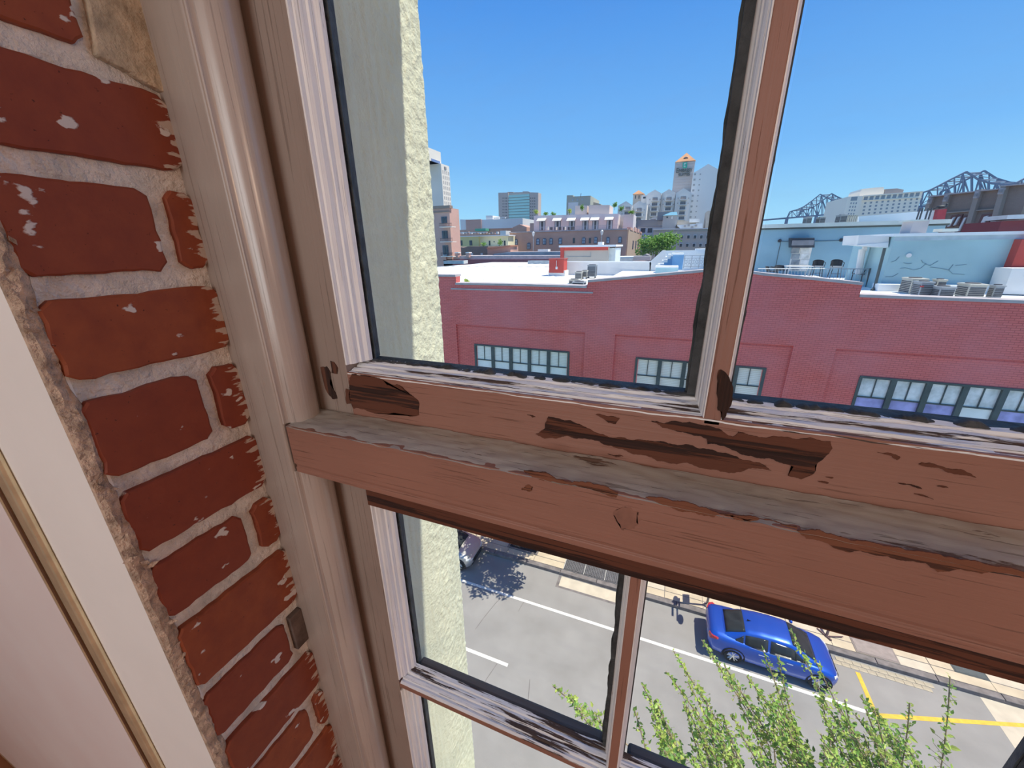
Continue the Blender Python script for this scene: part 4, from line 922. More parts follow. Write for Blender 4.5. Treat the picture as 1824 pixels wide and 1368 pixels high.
# --- blue penthouse terrace, right
m_blue_w = mat('sky_blue_render', (.28, .45, .53), .75, .10, .5); m_blue_l = mat('pale_aqua_render', (.40, .58, .60), .75, .10, .5)
m_corn = mat('pale_green_cornice', (.62, .66, .60), .7, .08, 1); m_blk = mat('black_metal', (.035, .037, .04), .5, .2, 5)
ZT = H-1.95
bp = px_root('blue_penthouse', 1500, 31, 'sky blue penthouse wall with awning window above the red parapet', 'building', ZT)
xa, xb = A(1350, 450, 31).x, A(1672, 440, 31).x; zt_ = A(1480, 403.5, 31).z
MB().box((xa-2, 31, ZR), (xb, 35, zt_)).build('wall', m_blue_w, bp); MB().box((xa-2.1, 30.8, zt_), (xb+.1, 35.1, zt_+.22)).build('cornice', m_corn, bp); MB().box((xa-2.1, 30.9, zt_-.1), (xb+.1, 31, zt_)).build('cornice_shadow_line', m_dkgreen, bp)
MB().box((xa-2, 24, ZR), (A(1530, 500, 24).x, 31, ZT)).build('terrace_floor', m_roofw, bp)
BPZ = zt_+.22
wn = px_box('window', 1408, 441, 1442, 483, 30.95, .1, m_wht, bp)
for i in range(2):
    for j in range(4):
        a = 1409.5+i*16.6; b_ = 442+j*10.2; px_box('pane', a, b_, a+14.6, b_+9, 30.92, .05, m_refl if i else mat('dim_pane', (.30, .33, .36), .15, .3, 3, coat=.7), wn)
px_slab('awning', [(1410, 424), (1451, 423.5), (1451, 441), (1410, 441)], 30.2, .7, mat('black_awning_cloth', (.05, .055, .065), .8, .3, 2), bp)
px_box('awning_valance', 1411, 428, 1450, 437, 30.12, .05, mat('grey_awning_stripe', (.28, .27, .28), .8, .2, 2), bp)
for x, y in ((1389, 429), (1499, 427.5)):
    c_ = A(x, y, 30.9); MB().tube(c_, c_+Vector((0, .1, 0)), .10, 12).build('wall_light', m_blk, bp)
px_box('conduit', 1390, 429, 1526, 429.6, 30.96, .03, m_dkgreen, bp); px_box('conduit', 1386, 430, 1386.8, 474, 30.96, .03, m_dkgreen, bp)
# pale aqua block with porch
ab = px_root('aqua_block', 1700, 23, 'pale aqua rendered block behind the row of condensers', 'building', ZR)
xa, xb = A(1580, 470, 23).x, A(1806, 470, 23).x; zt_ = A(1700, 419.5, 23).z
MB().box((xa, 23, ZR), (xb, 27, zt_)).build('wall', m_blue_l, ab); MB().box((xa-.1, 22.9, zt_), (xb+.1, 27.2, zt_+.12)).build('roof_edge', m_roofw, ab)
MB().box((xa, 22.97, zt_-.18), (xb, 23.0, zt_)).build('fascia', mat('grey_blue_fascia', (.42, .52, .58), .7), ab)
xp = A(1541, 470, 25).x
MB().box((xp, 25, ZR), (xa, 27, zt_-.25)).build('porch_wall', m_blue_l, ab)
px_slab('porch_fascia', [(1530, 419), (1584, 421), (1583, 432), (1527, 437)], 23.3, 1.8, m_wht, ab); px_slab('porch_soffit', [(1527, 436.5), (1583, 432), (1582, 441), (1545, 438)], 23.25, 1.6, m_roofw, ab)
MB().path([A(1536, 444, 24.8), A(1529, 488, 24.8)], .14, 10).build('white_pipe', m_wht, ab); MB().path([A(1537, 444, 24.8), A(1543, 443, 24.8)], .13, 10).build('white_pipe', m_wht, ab)
MB().path([A(1576, 442, 22.8), A(1558, 512, 22.8), A(1553, 517, 22.6)], .06, 8).build('downpipe', m_dkgreen, ab)
MB().box((xa-.3, 22.4, ZR), (xb, 23, H-1.78)).build('cant_strip', m_roofw, ab)
for pts in ([(1587, 467), (1596, 464), (1602, 457)], [(1609, 468), (1617, 470), (1624, 469)], [(1604, 478), (1612, 477), (1628, 481), (1640, 478), (1648, 471), (1657, 473), (1671, 465)], [(1641, 463), (1644, 468), (1650, 470)], [(1657, 476), (1675, 478), (1690, 481), (1698, 471)], [(1690, 481), (1697, 488), (1718, 489)], [(1577, 493), (1590, 493), (1600, 487)], [(1702, 473), (1715, 472), (1722, 471)]):
    MB().path([A(x, y, 22.99) for x, y in pts], .012, 4).build('wall_crack', mat('crack_grey', (.20, .30, .34), .9), ab)
MB().tube(A(1619, 455, 23), A(1619, 455, 22.9), .09, 12).build('vent', m_wht, ab)
ch = px_box('chimney', 1623, 392, 1652, 421, 23.6, .9, mat('pinkish_render', (.56, .50, .49), .8, .06, 2), ab)
px_box('chimney_cap', 1622, 391, 1653, 393.5, 23.55, 1.0, m_corn, ch)
for x in (1632, 1637, 1647, 1653): MB().path([A(x, 393, 24), A(x+7, 371, 24)], .03, 6).build('flue', m_acdark, ch)
px_box('vent_box', 1682, 412, 1699, 421, 23.8, .5, mat('pinkish_render', (.5, .45, .45)), ab); px_box('vent_hood', 1679, 407, 1707, 412.5, 23.7, .7, m_corn, ab)
rw = px_root('red_end_wall', 1815, 22.5, 'scarlet end wall with white kicker at the right edge', 'wall', ZR)
px_box('wall', 1806, 426, 1860, 500, 22.6, 5, m_scar, rw, zb=ZR); px_slab('kicker', [(1786, 524), (1803, 478), (1860, 478), (1860, 526)], 21.8, .9, m_wht, rw)
ACS = [((1602, 496, 1650, 526), 21.4, m_acbeige, 'tall beige condenser at the left end of the row'), ((1659, 498, 1686, 512), 21.9, m_acbeige, 'small beige condenser peeping behind the grey one'),
       ((1623, 502, 1662, 528), 20.4, m_acgrey, 'grey louvred condenser with a red badge'), ((1654, 511, 1701, 530), 19.9, m_acgrey, 'low grey blue condenser in the middle of the row'),
       ((1701, 506, 1757, 530), 20.3, m_acbeige, 'widest beige condenser with a round fan top'), ((1758, 508, 1788, 531), 20.6, m_acgrey, 'grey condenser at the right end of the row')]
for px, Y, m_, lab in ACS:
    o = condenser(px, Y, ZR+.12, m_, lab)
    if 'badge' in lab: px_box('badge', 1639, 509, 1646, 511.5, Y-.04, .02, m_lamp, o)
# terrace furniture and railing
tr_ = px_root('terrace_railing', 1450, 24.4, 'thin dark railing along the terrace edge above the red coping', 'railing', ZT)
ya = 24.4
MB().path([A(1350, 478.5, ya), A(1551, 479, ya)], .02, 6).build('top_rail', m_duct, tr_)
for i in range(34): MB().path([A(1352+i*5.85, 479, ya), A(1351+i*5.75, 503, ya)], .010, 4).build('baluster', m_duct, tr_)
MB().path([A(1550, 478, ya), A(1543, 512, ya)], .045, 6).build('end_post', m_dkgreen, tr_)
def stool(cx, ytop, Y, label):
    c_ = A(cx, ytop, Y); zb = ZT; o = empty('bar_stool', (c_.x, Y, zb), label, 'stool', 'terrace bar stools'); x = c_.x; h = c_.z-zb; s_ = h*.60
    g = MB(); N = 9
    vs = [(x+.27*math.sin(R(-70+140*i/N)), Y+.23*math.cos(R(-70+140*i/N)), zb+s_+z_*(h-s_)*(1 if z_ < .9 else 1-.18*abs(-1+2*i/N)**2)) for i in range(N+1) for z_ in (.12, 1)]
    bk = g.add(vs, [(2*i, 2*i+2, 2*i+3, 2*i+1) for i in range(N)]).build('backrest', m_blk, o); md = bk.modifiers.new('t', 'SOLIDIFY'); md.thickness = .03
    MB().box((x-.25, Y-.22, zb+s_-.04), (x+.25, Y+.22, zb+s_+.04)).build('seat', mat('grey_cushion', (.35, .36, .38), .9), o, bevel=.02)
    for sx in (-1, 1):
        for sy in (-1, 1): MB().tube((x+sx*.25, Y+sy*.22, zb), (x+sx*.19, Y+sy*.17, zb+s_), .02, 6).build('leg', m_blk, o)
        MB().path([(x+sx*.27, Y+.15, zb+s_+.28), (x+sx*.27, Y-.2, zb+s_+.24), (x+sx*.25, Y-.2, zb+s_)], .018, 6).build('armrest', m_blk, o)
    MB().path([(x-.22, Y-.2, zb+s_*.4), (x+.22, Y-.2, zb+s_*.4)], .014, 6).build('footrest', m_blk, o)
stool(1460, 462.5, 29.2, 'dark bar stool on the terrace, nearer the awning window'); stool(1493, 462, 28.4, 'dark bar stool on the terrace, nearer the porch')
def armchair(cx, ytop, Y, label, rot=0):
    c_ = A(cx, ytop, Y); x = c_.x; zb = ZT+.02; o = empty('patio_chair', (x, Y, zb), label, 'chair', 'patio chairs on the terrace'); h = max(.7, c_.z-zb)
    Q = Matrix.Translation((x, Y, zb)) @ Matrix.Rotation(rot, 4, 'Z'); T = lambda v: tuple(Q @ Vector(v))
    g = MB(); N = 8; vs = [T((.26*math.sin(R(-75+150*i/N)), .10+.16*math.cos(R(-75+150*i/N))+.10*z_, .42+z_*(h-.42)*(1-.12*abs(-1+2*i/N)))) for i in range(N+1) for z_ in (0, 1)]
    bk = g.add(vs, [(2*i, 2*i+2, 2*i+3, 2*i+1) for i in range(N)]).build('backrest', m_blk, o); md = bk.modifiers.new('t', 'SOLIDIFY'); md.thickness = .025
    MB().prism([T((-.26, -.26, .40)), T((.26, -.26, .40)), T((.24, .2, .40)), T((-.24, .2, .40))], (0, 0, .05)).build('seat', m_blk, o, fix=True)
    for sx in (-1, 1):
        for sy in (-.24, .2): MB().tube(T((sx*.26, sy, 0)), T((sx*.24, sy, .42)), .02, 6).build('leg', m_blk, o)
        MB().path([T((sx*.27, .16, .66)), T((sx*.29, -.22, .62)), T((sx*.27, -.26, .42))], .018, 6).build('armrest', m_blk, o)
armchair(1536, 485, 25.2, 'black wicker armchair by the railing end post', R(-60)); armchair(1376, 480, 27.0, 'dark patio chair left of the terrace table', R(70)); armchair(1391, 479, 28.2, 'dark patio chair behind the terrace table', R(10))
c_ = A(1420, 484, 27.0); tb_ = empty('patio_table', (c_.x, 27, ZT), 'pale patio table in front of the awning window', 'table')
MB().box((c_.x-.6, 26.6, ZT+.70), (c_.x+.6, 27.4, ZT+.74)).build('tabletop', m_wht, tb_)
for sx in (-.5, .5):
    for sy in (-.3, .3): MB().tube((c_.x+sx, 27+sy, ZT), (c_.x+sx, 27+sy, ZT+.70), .025, 6).build('leg', m_duct, tb_)
# roof of the blue penthouse
for px, lab in (((1430, 386, 1446, 400), 'dark grey roof unit furthest left on the blue penthouse'), ((1453, 386, 1470, 400), 'dark grey roof unit second on the blue penthouse'), ((1488, 382, 1509, 397), 'blue grey roof unit beside the beige lattice')):
    condenser(px, 33, BPZ, m_acgrey, lab, 'units on the blue penthouse roof')
r_ = px_root('lattice_screen', 1518, 33.5, 'beige slatted screen on the blue penthouse roof', 'screen', H)
for i in range(5): px_box('slat', 1510+i*3.8, 384, 1512+i*3.8, 398, 33.5, .1, m_acbeige, r_)
px_box('top_bar', 1509, 383, 1528, 385, 33.5, .12, m_acbeige, r_)
r_ = px_root('white_roof_wall', 1600, 36, 'long white parapet above the blue penthouse', 'wall', H)
px_slab('wall', [(1530, 398), (1530, 385.5), (1671, 374), (1671, 396)], 36, .4, m_roofw, r_)
px_slab('end_pier', [(1662, 414), (1672, 373), (1687, 372), (1678, 414)], 35.6, .6, mat('deep_red_pier', (.40, .05, .06), .7), r_)
bird = empty('pigeon', A(1677, 369, 35.8), 'dark bird perched on the red pier cap', 'bird')
c_ = A(1677, 368.6, 35.8); MB().ball(c_, (.28, .10, .10), 10, 6).build('body', m_blk, bird, smooth=True); MB().ball(c_+Vector((.24, 0, .14)), .07, 8, 6).build('head', m_blk, bird, smooth=True); MB().tube(c_+Vector((-.2, 0, -.02)), c_+Vector((-.55, 0, -.14)), .06, 5, .02).build('tail', m_blk, bird)
# ================================================================== THE CITY BEHIND
FB = MB().box((-.5, 0, -.5), (.5, 1, .5))           # unit slab, front face at y = 0
_slab = {}
def unit(m):
    if m.name not in _slab: _slab[m.name] = FB.mesh('slab_'+m.name, m)
    return _slab[m.name]
def px_part(name, x0, y0, x1, y1, Y, d, m, parent):  # slab part given by its outline in the photo at distance Y
    ym, xm = (y0+y1)/2, (x0+x1)/2
    a, b = A(x0, ym, Y).x, A(x1, ym, Y).x; t_, u_ = A(xm, y0, Y).z, A(xm, y1, Y).z
    return place(unit(m), name, ((a+b)/2, Y, (t_+u_)/2), (abs(b-a), d, abs(t_-u_)), parent=parent)
def tower(root, name, tops, Y, d, m, zb=0):           # vertical wall under a traced roof line
    P = [A(x, y, Y) for x, y in tops]
    return MB().prism(P+[Vector((P[-1].x, Y, zb)), Vector((P[0].x, Y, zb))], (0, d, 0)).build(name, m, root, fix=True)
def sq(root, cx, cy, w_, h_, Y, m, name='window', d=.12): return px_part(name, cx-w_/2, cy-h_/2, cx+w_/2, cy+h_/2, Y-d*.6, d, m, root)
c770 = lambda x, y: (770+x*.10965, 250+y*.10965)
c900 = lambda x, y: (900+x*.13706, 330+y*.13706)
c1090 = lambda x, y: (1090+x*.10965, 260+y*.10965)
c1130 = lambda x, y: (1130+x*.10237, 360+y*.10237)
c78b = lambda x, y: (780+x*.09868, 380+y*.09868)
c1380 = lambda x, y: (1380+x*.2434, 290+y*.2434)
c1640 = lambda x, y: (1640+x*.10234, 300+y*.10234)
m_dwin = mat('dark_window_glass', (.06, .07, .085), .2, .3, .3, coat=.4); m_lwin = mat('pale_blue_window_glass', (.42, .50, .58), .2, .2, .5, coat=.4)
m_fr = mat('slate_window_frame', (.13, .16, .21), .6, .2, 1); m_stone = mat('warm_tower_stone', (.84, .75, .65), .85, .06, .05)
m_brk = bricks('far_brown_brick', (.62, .36, .27), (.52, .29, .22), (.64, .5, .42), 1, .2, var=.45)
m_brk2 = bricks('far_pink_brick', (.62, .36, .29), (.54, .30, .25), (.62, .5, .44), 1, .2, var=.3)
m_brk3 = bricks('far_sooty_brick', (.31, .225, .18), (.25, .18, .15), (.36, .29, .24), 1, .2, var=.5)
m_lgrey = mat('light_grey_render', (.76, .74, .72), .85, .06, .1); m_mgrey = mat('mid_grey_render', (.48, .455, .43), .85, .07, .1); m_dgrey = mat('dark_grey_render', (.33, .31, .31), .85, .1, .1)
m_hotel = mat('lavender_grey_stucco', (.80, .75, .69), .85, .04, .05); m_orange = mat('orange_tile_roof', (.58, .30, .15), .8, .15, .3)
# --- beige high-rise, left
Y = 330.0; tw = px_root('high_rise', 780, Y, 'tall beige high-rise beside the stucco reveal', 'building')
xc = A(788, 330, Y).x; x0 = A(745, 330, Y).x; yb = Cx(802, 330, xc).y; zt = A(786.5, 291, Y).z
MB().box((x0, Y, 0), (xc, yb, zt)).build('shaft', m_stone, tw); MB().box((x0, Y+4, zt), (A(781, 280, Y).x, yb-30, A(776, 270, Y).z)).build('penthouse', m_stone, tw)
MB().box((x0, Y+2, zt), (A(782, 289, Y).x, yb-26, A(776, 287.5, Y).z)).build('plant_band', mat('blue_plant_screen', (.20, .28, .50), .7), tw)
wm = FB.mesh('tower_window', mat('tower_window_glass', (.52, .46, .41), .4, .2, .1))
for r_ in range(17):
    for c_ in range(4): place(wm, 'window', (xc+.1, Y+(yb-Y)*(.10+.235*c_+.08), zt-6-r_*4.15), (.001+(yb-Y)*.12, .3, 2.5), (0, 0, R(90)), tw)
px_ = MB().box((xc, Y+(yb-Y)*.35, zt-3.6), (xc+.4, Y+(yb-Y)*.6, zt-1.6)).build('sign_board', m_dgrey, tw)
# --- brick apartment house with balconies
Y = 60.0; ap = px_root('brick_apartments', 785, Y, 'pink brick apartment house with stacked iron balconies', 'building')
tower(ap, 'wall', [(745, 370), (800, 370)], Y, 3.2, m_brk2); px_part('cornice', 745, 367, 801, 372, Y-.3, 1, m_brk3, ap); px_part('cornice', 745, 377, 800, 379, Y-.2, .6, m_brk3, ap)
for i, (y0, y1) in enumerate(((386, 398), (411, 425), (437, 455))):
    dr = px_part('balcony_door', 786+i*1.3, y0, 796+i*1.3, y1, Y-.1, .2, m_fr, ap)
    for q in range(2): px_part('pane', 787+i*1.3+q*4.4, y0+1, 790.5+i*1.3+q*4.4, y1-1, Y-.16, .1, m_dwin, dr)
for i, yy in enumerate((404.2, 430.8, 457)):
    bl_ = px_part('balcony', 782.5+i*1.2, yy-.8, 804.5+i*1.2, yy+.6, Y-1.4, 1.4, m_stone, ap)
    px_part('balcony_rail', 782.5+i*1.2, yy-6.8, 804.5+i*1.2, yy-6.2, Y-1.4, .05, m_blk, bl_)
    for q in range(12): px_part('baluster', 783+i*1.2+q*1.9, yy-6.5, 783.25+i*1.2+q*1.9, yy-.8, Y-1.4, .04, m_blk, bl_)
# mast
r_ = px_root('antenna_mast', 816.5, 150, 'thin antenna mast rising left of the grey block', 'mast')
MB().tube(Vector((A(816.5, 410, 150).x, 150, 0)), A(816.5, 388, 150), .14, 6, .06).build('pole', m_dgrey, r_); px_part('equipment', 815.6, 398, 817.4, 401, 149.8, .3, m_lgrey, r_)
# --- low light grey block and brick wing
Y = 160.0; lg = px_root('grey_warehouse', 880, Y, 'low light grey warehouse with brick bay under the office block', 'building')
tower(lg, 'wall', [(819.5, 391), (857, 391.5), (931, 388.5)], Y, 22, m_lgrey); px_part('brick_bay', 830, 391, 857, 412, Y-.5, 1, m_brk2, lg); tower(lg, 'roof_box', [(865.5, 384), (877.5, 384)], Y+1, 8, m_lgrey, 22)
px_part('roof_edge', 879, 387.6, 900, 388.8, Y-.1, 1, m_roofw, lg)
# --- brown office block with green glass
Y = 240.0; of = px_root('office_block', 923, Y, 'brown office block with green glass centre', 'building')
m_ofc = mat('taupe_concrete', (.58, .47, .42), .85, .05, .05); m_gg = mat('green_curtain_glass', (.46, .72, .66), .3, .15, .1, coat=.5)
tower(of, 'side_wing', [(887.5, 343.3), (905, 342.8)], Y, 6, m_ofc); tower(of, 'side_wing', [(943.5, 342.5), (958.7, 343)], Y, 6, m_ofc); tower(of, 'core', [(904, 341.8), (914, 341.8), (914, 342.6), (931, 342.2), (931, 341), (941, 341), (944, 342.4)], Y+.8, 5, m_ofc)
for i in range(9): px_part('glass_band', 905.5, 346.8+i*5.1, 943, 350.9+i*5.1, Y+.3, .6, m_gg, of)
for i in range(8):
    for x in (896, 899.5, 902.5, 945.5, 949, 952.5): px_part('window', x-.5, 352+i*5.1, x+.5, 354+i*5.1, Y-.1, .3, m_dwin, of)
# --- clutter of roofs between: brown roofs, green awning
Y = 125.0; cl = px_root('roof_terrace_row', 860, Y, 'low brown and white roofs with a green awning before the grey warehouse', 'building')
tower(cl, 'wall', [(803, 410), (857, 408.5), (930, 405)], Y, 10, m_brk); px_part('green_awning', 846, 407, 865, 411.5, Y-3, 3, mat('green_awning_cloth', (.12, .42, .28), .7), cl); tower(cl, 'gable', [(913, 405), (925.5, 399.5), (938, 404.5)], Y-2, 8, m_brk)
px_part('roof_edge', 862, 406.5, 912, 408.2, Y-.3, .6, m_brk2, cl); tower(cl, 'chimney', [(944, 397.5), (951, 397.5)], Y-4, 3, m_brk2); px_part('rail', 803, 413.5, 868, 415, Y-8, .3, m_lgrey, cl); px_part('white_hut', 891, 411, 901, 419, Y-10, 4, m_wht, cl)
for i in range(16): px_part('roof_unit', 806+i*5.2, 412.5+(i*7 % 5)*.8, 808.5+i*5.2, 416.5, Y-6-(i % 3), 1, [m_wht, m_dgrey, m_brk2][i % 3], cl)
# --- ochre building with plants, dark brick low building, pink brick shed
Y = 80.0; oc = px_root('ochre_building', 852, Y, 'ochre yellow building with small windows behind the brick ruin', 'building')
m_och = mat('ochre_render', (.72, .62, .30), .85, .05, .3); m_och2 = mat('pale_ochre_render', (.86, .78, .52), .85, .05, .3)
tower(oc, 'wall', [(803, 421.5), (852.5, 421)], Y, 4, m_och); tower(oc, 'wall', [(852.5, 421.5), (905, 419.5)], Y+.6, 4, m_och2); px_part('terrace', 852, 439.4, 904, 441, 77, 4, m_lgrey, oc); px_part('roof_edge', 803, 419.5, 906, 421.3, Y-.2, 4, m_lgrey, oc)
for x in (821, 838.5): sq(oc, x, 432.8, 5, 8.8, Y, m_dwin)
for x in (872, 899): sq(oc, x, 433, 2.6, 8.5, Y+.6, m_dwin, 'door')
for x in (880, 895): sq(oc, x, 430.5, 1.6, 2.2, Y+.6, m_dwin, 'lantern')
ZO = A(878, 439.3, 77).z
bush(861.5, 435, 78.5, (7.5, 4), m_leaf_d, 'rounded green shrub on the ochre terrace, left of the doors', 311, 120, .32, zb=ZO); bush(890, 432, 78.5, (7.5, 5), m_leaf_d, 'taller green shrub on the ochre terrace, right of the door', 312, 120, .32, zb=ZO)
Y = 72.0; dk = px_root('brick_ruin', 836, Y, 'dark brick low wall building below the ochre one', 'building')
tower(dk, 'wall', [(803, 441), (812, 439.5), (826, 441), (834, 438.8), (850, 439), (869, 438.5)], Y, 5, m_brk3)
for x in (840.5, 858): sq(dk, x, 453, 4, 4.5, Y, m_lgrey)
Y = 68.0; pk = px_root('pink_brick_shed', 890, Y, 'pink brick shed with a sloping terracotta roof', 'building')
tower(pk, 'wall', [(868, 443), (909, 439)], Y, 4, m_brk2); px_slab('tile_roof', [(867, 443.5), (909, 438.8), (909, 436.5), (867, 441)], Y-.6, 4, mat('terracotta_tiles', (.50, .24, .16), .8), pk)
# --- long brick warehouse with lavender penthouses
Y = 85.0; wh = px_root('brick_warehouse', 1010, Y, 'long brown brick warehouse with arched windows', 'building')
xr_ = A(1116.5, 430, Y).x; ye = Cx(1141, 430, xr_).y; ztw = A(1010, 411.5, Y).z
MB().box((A(908, 430, Y).x, Y, 0), (xr_, ye, ztw)).build('wall', m_brk, wh); px_slab('coping', [(907, 415), (1117, 409), (1117, 406.8), (907, 413.2)], Y-.2, 1, m_cop, wh)
for i in range(4): MB().box((xr_-.5, Y+(ye-Y)*(.08+.24*i), ztw), (xr_+.25, Y+(ye-Y)*(.24+.24*i), ztw+.5+.4*(i in (1, 2)))).build('end_parapet', m_brk2, wh)
MB().box((xr_, Y+.3, 0), (xr_+.15, ye-.2, ztw)).build('end_wall', bricks('sunlit_tan_brick', (.50, .36, .26), (.44, .31, .23), (.5, .42, .34), 1, .2), wh)
for c_ in range(3):
    for z_ in (2.2, 6.5): MB().box((xr_+.1, Y+(ye-Y)*(.3+.2*c_), ztw-z_-1.6), (xr_+.22, Y+(ye-Y)*(.36+.2*c_), ztw-z_+.2)).build('window', m_dwin, wh)
def arched(cx, cy, w_, h_, Y, root):
    a, b = A(cx-w_/2, cy, Y).x, A(cx+w_/2, cy, Y).x; z1, z0 = A(cx, cy-h_/2, Y).z, A(cx, cy+h_/2, Y).z; r = (b-a)/2; xm = (a+b)/2
    pts = [(a, Y-.12, z0), (b, Y-.12, z0)]+[(xm+r*math.cos(q*math.pi/8), Y-.12, z1-r*.6+r*.6*math.sin(q*math.pi/8)) for q in range(9)]
    f = MB().prism(pts, (0, .25, 0)).build('window', m_fr, root, fix=True); i_ = r*.35
    for u0, u1, v0, v1 in ((a+i_, xm-i_*.3, z0+i_, (z0+z1)/2-i_*.4), (xm+i_*.3, b-i_, z0+i_, (z0+z1)/2-i_*.4), (a+i_, xm-i_*.3, (z0+z1)/2+i_*.4, z1-r*.5), (xm+i_*.3, b-i_, (z0+z1)/2+i_*.4, z1-r*.5)):
        MB().box((u0, Y-.17, v0), (u1, Y-.1, v1)).build('pane', m_lwin, f)
for x, y in ((140,740),(425,733),(510,730),(595,728),(715,725),(305,790),(1020,720),(1175,715),(1335,715),(1490,710),(1478,880)): arched(*c900(x, y), 6, 11.6, Y, wh)
for x in (890, 1100): sq(wh, *c900(x, 720), 3.6, 9.5, Y, m_dwin)
for i, (x, y) in enumerate(((365, 645), (1255, 628))):
    p_ = c900(x, y); r_ = px_root('lamp_post', p_[0], 70, ('left' if i == 0 else 'right')+' white lantern lamp before the brick warehouse', 'lamp', group='lanterns by the brick warehouse')
    c_ = A(*p_, 70); MB().tube((c_.x, 70, 0), (c_.x, 70, c_.z), .06, 6).build('pole', m_duct, r_); MB().tube((c_.x, 70, c_.z-.25), (c_.x, 70, c_.z+.35), .12, 8, .28).build('lantern', m_wht, r_); MB().tube((c_.x, 70, c_.z+.35), (c_.x, 70, c_.z+.6), .3, 8, .05).build('lantern_cap', m_duct, r_)
Y = 92.0; lv = px_root('lavender_penthouses', 1040, Y, 'row of lavender penthouses with awnings on the brick warehouse', 'building', ztw)
m_lav = mat('lavender_render', (.74, .66, .65), .85, .05, .2); m_awn = mat('cream_awning_cloth', (.78, .74, .66), .8, .04, 1)
tower(lv, 'wall', [(951, 384.2), (1101.5, 380.6)], Y, 9, m_lav, ztw); tower(lv, 'wing', [(1111, 382), (1129, 381.5)], Y+2, 7, m_lav, ztw); tower(lv, 'link', [(1101, 382.5), (1112, 382.5)], Y+4, 5, m_wht, ztw)
for x, y in ((480,448),(680,446),(865,444),(1040,440),(1170,437),(1355,432)):
    px_, py_ = c900(x, y); a_ = A(px_-7.6, py_-2, Y); b_ = A(px_+7.6, py_-2, Y); h_ = .55
    MB().prism([(a_.x, Y, a_.z+.1), (a_.x, Y-1.2, a_.z-h_), (a_.x, Y-1.2, a_.z-h_-.12), (a_.x, Y, a_.z-.1)], (b_.x-a_.x, 0, 0)).build('awning', m_awn, lv, fix=True)
    dr = px_part('patio_door', px_-5.4, py_+2.5, px_+5.4, py_+19, Y-.06, .2, m_fr, lv)
    for q in range(3): px_part('pane', px_-4.6+q*3.2, py_+3.5, px_-2+q*3.2, py_+18.4, Y-.10, .1, m_dwin if q % 2 else m_lwin, dr)
for s_, e_ in ((960, 1108), (1109, 1113)): 
    rl = px_part('balcony_rail', s_, 402.6, e_, 403.1, 86.5, .08, m_duct, lv)
    for q in range(int((e_-s_)/2.2)): px_part('baluster', s_+q*2.2, 403, s_+q*2.2+.25, 409.5, 86.5, .05, m_duct, rl)
for i in range(9): px_part('terrace_chair', 973+i*5.2+(i % 3)*2, 403.5+(i % 2), 975.5+i*5.2+(i % 3)*2, 409.5, 88, .8, m_blk if i % 3 else m_wht, lv)
tower(lv, 'roof_house', [(1024.7, 366.5), (1046, 366)], 95, 6, mat('dusty_pink_render', (.72, .60, .54), .85, .04, .3), ztw); tower(lv, 'roof_house', [(1049, 365.5), (1086, 365.2)], 94, 6, mat('dusty_pink_render', (.5, .45, .45)), ztw)
for i, (x, y, rx, ry, m_, lab) in enumerate(((954, 378, 4.5, 5, m_leaf_y, 'yellow palm tuft at the left end of the roof garden'), (1014, 377, 4.5, 4.5, m_leaf_y, 'yellow green palm before the olive block'), (1036.5, 370.5, 4.5, 5, m_leaf_d, 'bushy tree on the pink roof house'), (1095, 368, 4, 5.5, m_leaf_d, 'small round roof tree right of the pink roof house'), (1108, 372, 4.5, 5, m_leaf_d, 'olive roof tree before the hotel gables'), (972, 381, 4, 3, m_leaf_d, 'low planter shrub on the left of the roof garden'), (986, 381.5, 5, 2.6, m_leaf_d, 'low planter shrub in the roof garden middle'), (1125, 379, 6, 2.8, m_leaf_d, 'trailing planter on the right roof wing'))):
    bush(x, y, 93, (rx, ry), m_, lab, 400+i, 140, .34, 'roof_plant', group='roof garden plants')
# --- olive block behind
Y = 145.0; ol = px_root('olive_block', 1030, Y, 'olive grey block with a white lower panel behind the roof garden', 'building')
m_olv = mat('olive_grey_render', (.46, .46, .38), .85, .06, .1)
tower(ol, 'wall', [(1009.7, 348), (1020.5, 347.8), (1020.5, 350), (1032, 349.5), (1042, 348.8), (1052, 348.5)], Y, 18, m_olv); px_part('white_panel', 1012, 360.5, 1029.5, 384, Y-.3, .6, m_wht, ol); tower(ol, 'side_wing', [(1052, 358.5), (1070, 363.5)], Y+6, 18, m_beige)
for x, y in ((1020, 356), (1028.5, 355.5), (1037, 355)): sq(ol, x, y, 2.2, 3.2, Y, m_lwin)
MB().path([A(1034, 352, Y), A(1035, 344.5, Y)], .12, 5).build('mast', m_dgrey, ol)
# --- hotel with gables and towers
Y = 190.0; ho = px_root('gabled_hotel', 1200, Y, 'lavender grey gabled hotel with a sign tower and orange roofs', 'building')
def gable(pts, Y_, d): return tower(ho, 'gable', [c1090(*q) for q in pts], Y_, d, m_hotel)
gable([(100,970),(230,895),(335,965)], Y-12, 20); gable([(345,960),(440,890),(570,950)], Y-10, 20)
gable([(575,780),(700,710),(805,770)], Y, 20); gable([(812,768),(930,700),(1035,760)], Y, 20); gable([(1043,765),(1165,685),(1290,758)], Y-1, 20)
tower(ho, 'link_block', [c1090(480, 800), c1090(590, 800)], Y+3, 14, m_hotel)
st_ = tower(ho, 'stair_tower', [c1090(350, 780), c1090(515, 770)], Y+4, 10, m_beige)
a_, b_ = A(*c1090(335, 785), Y+3), A(*c1090(525, 770), Y+3); ap_ = A(*c1090(435, 718), Y+9); 
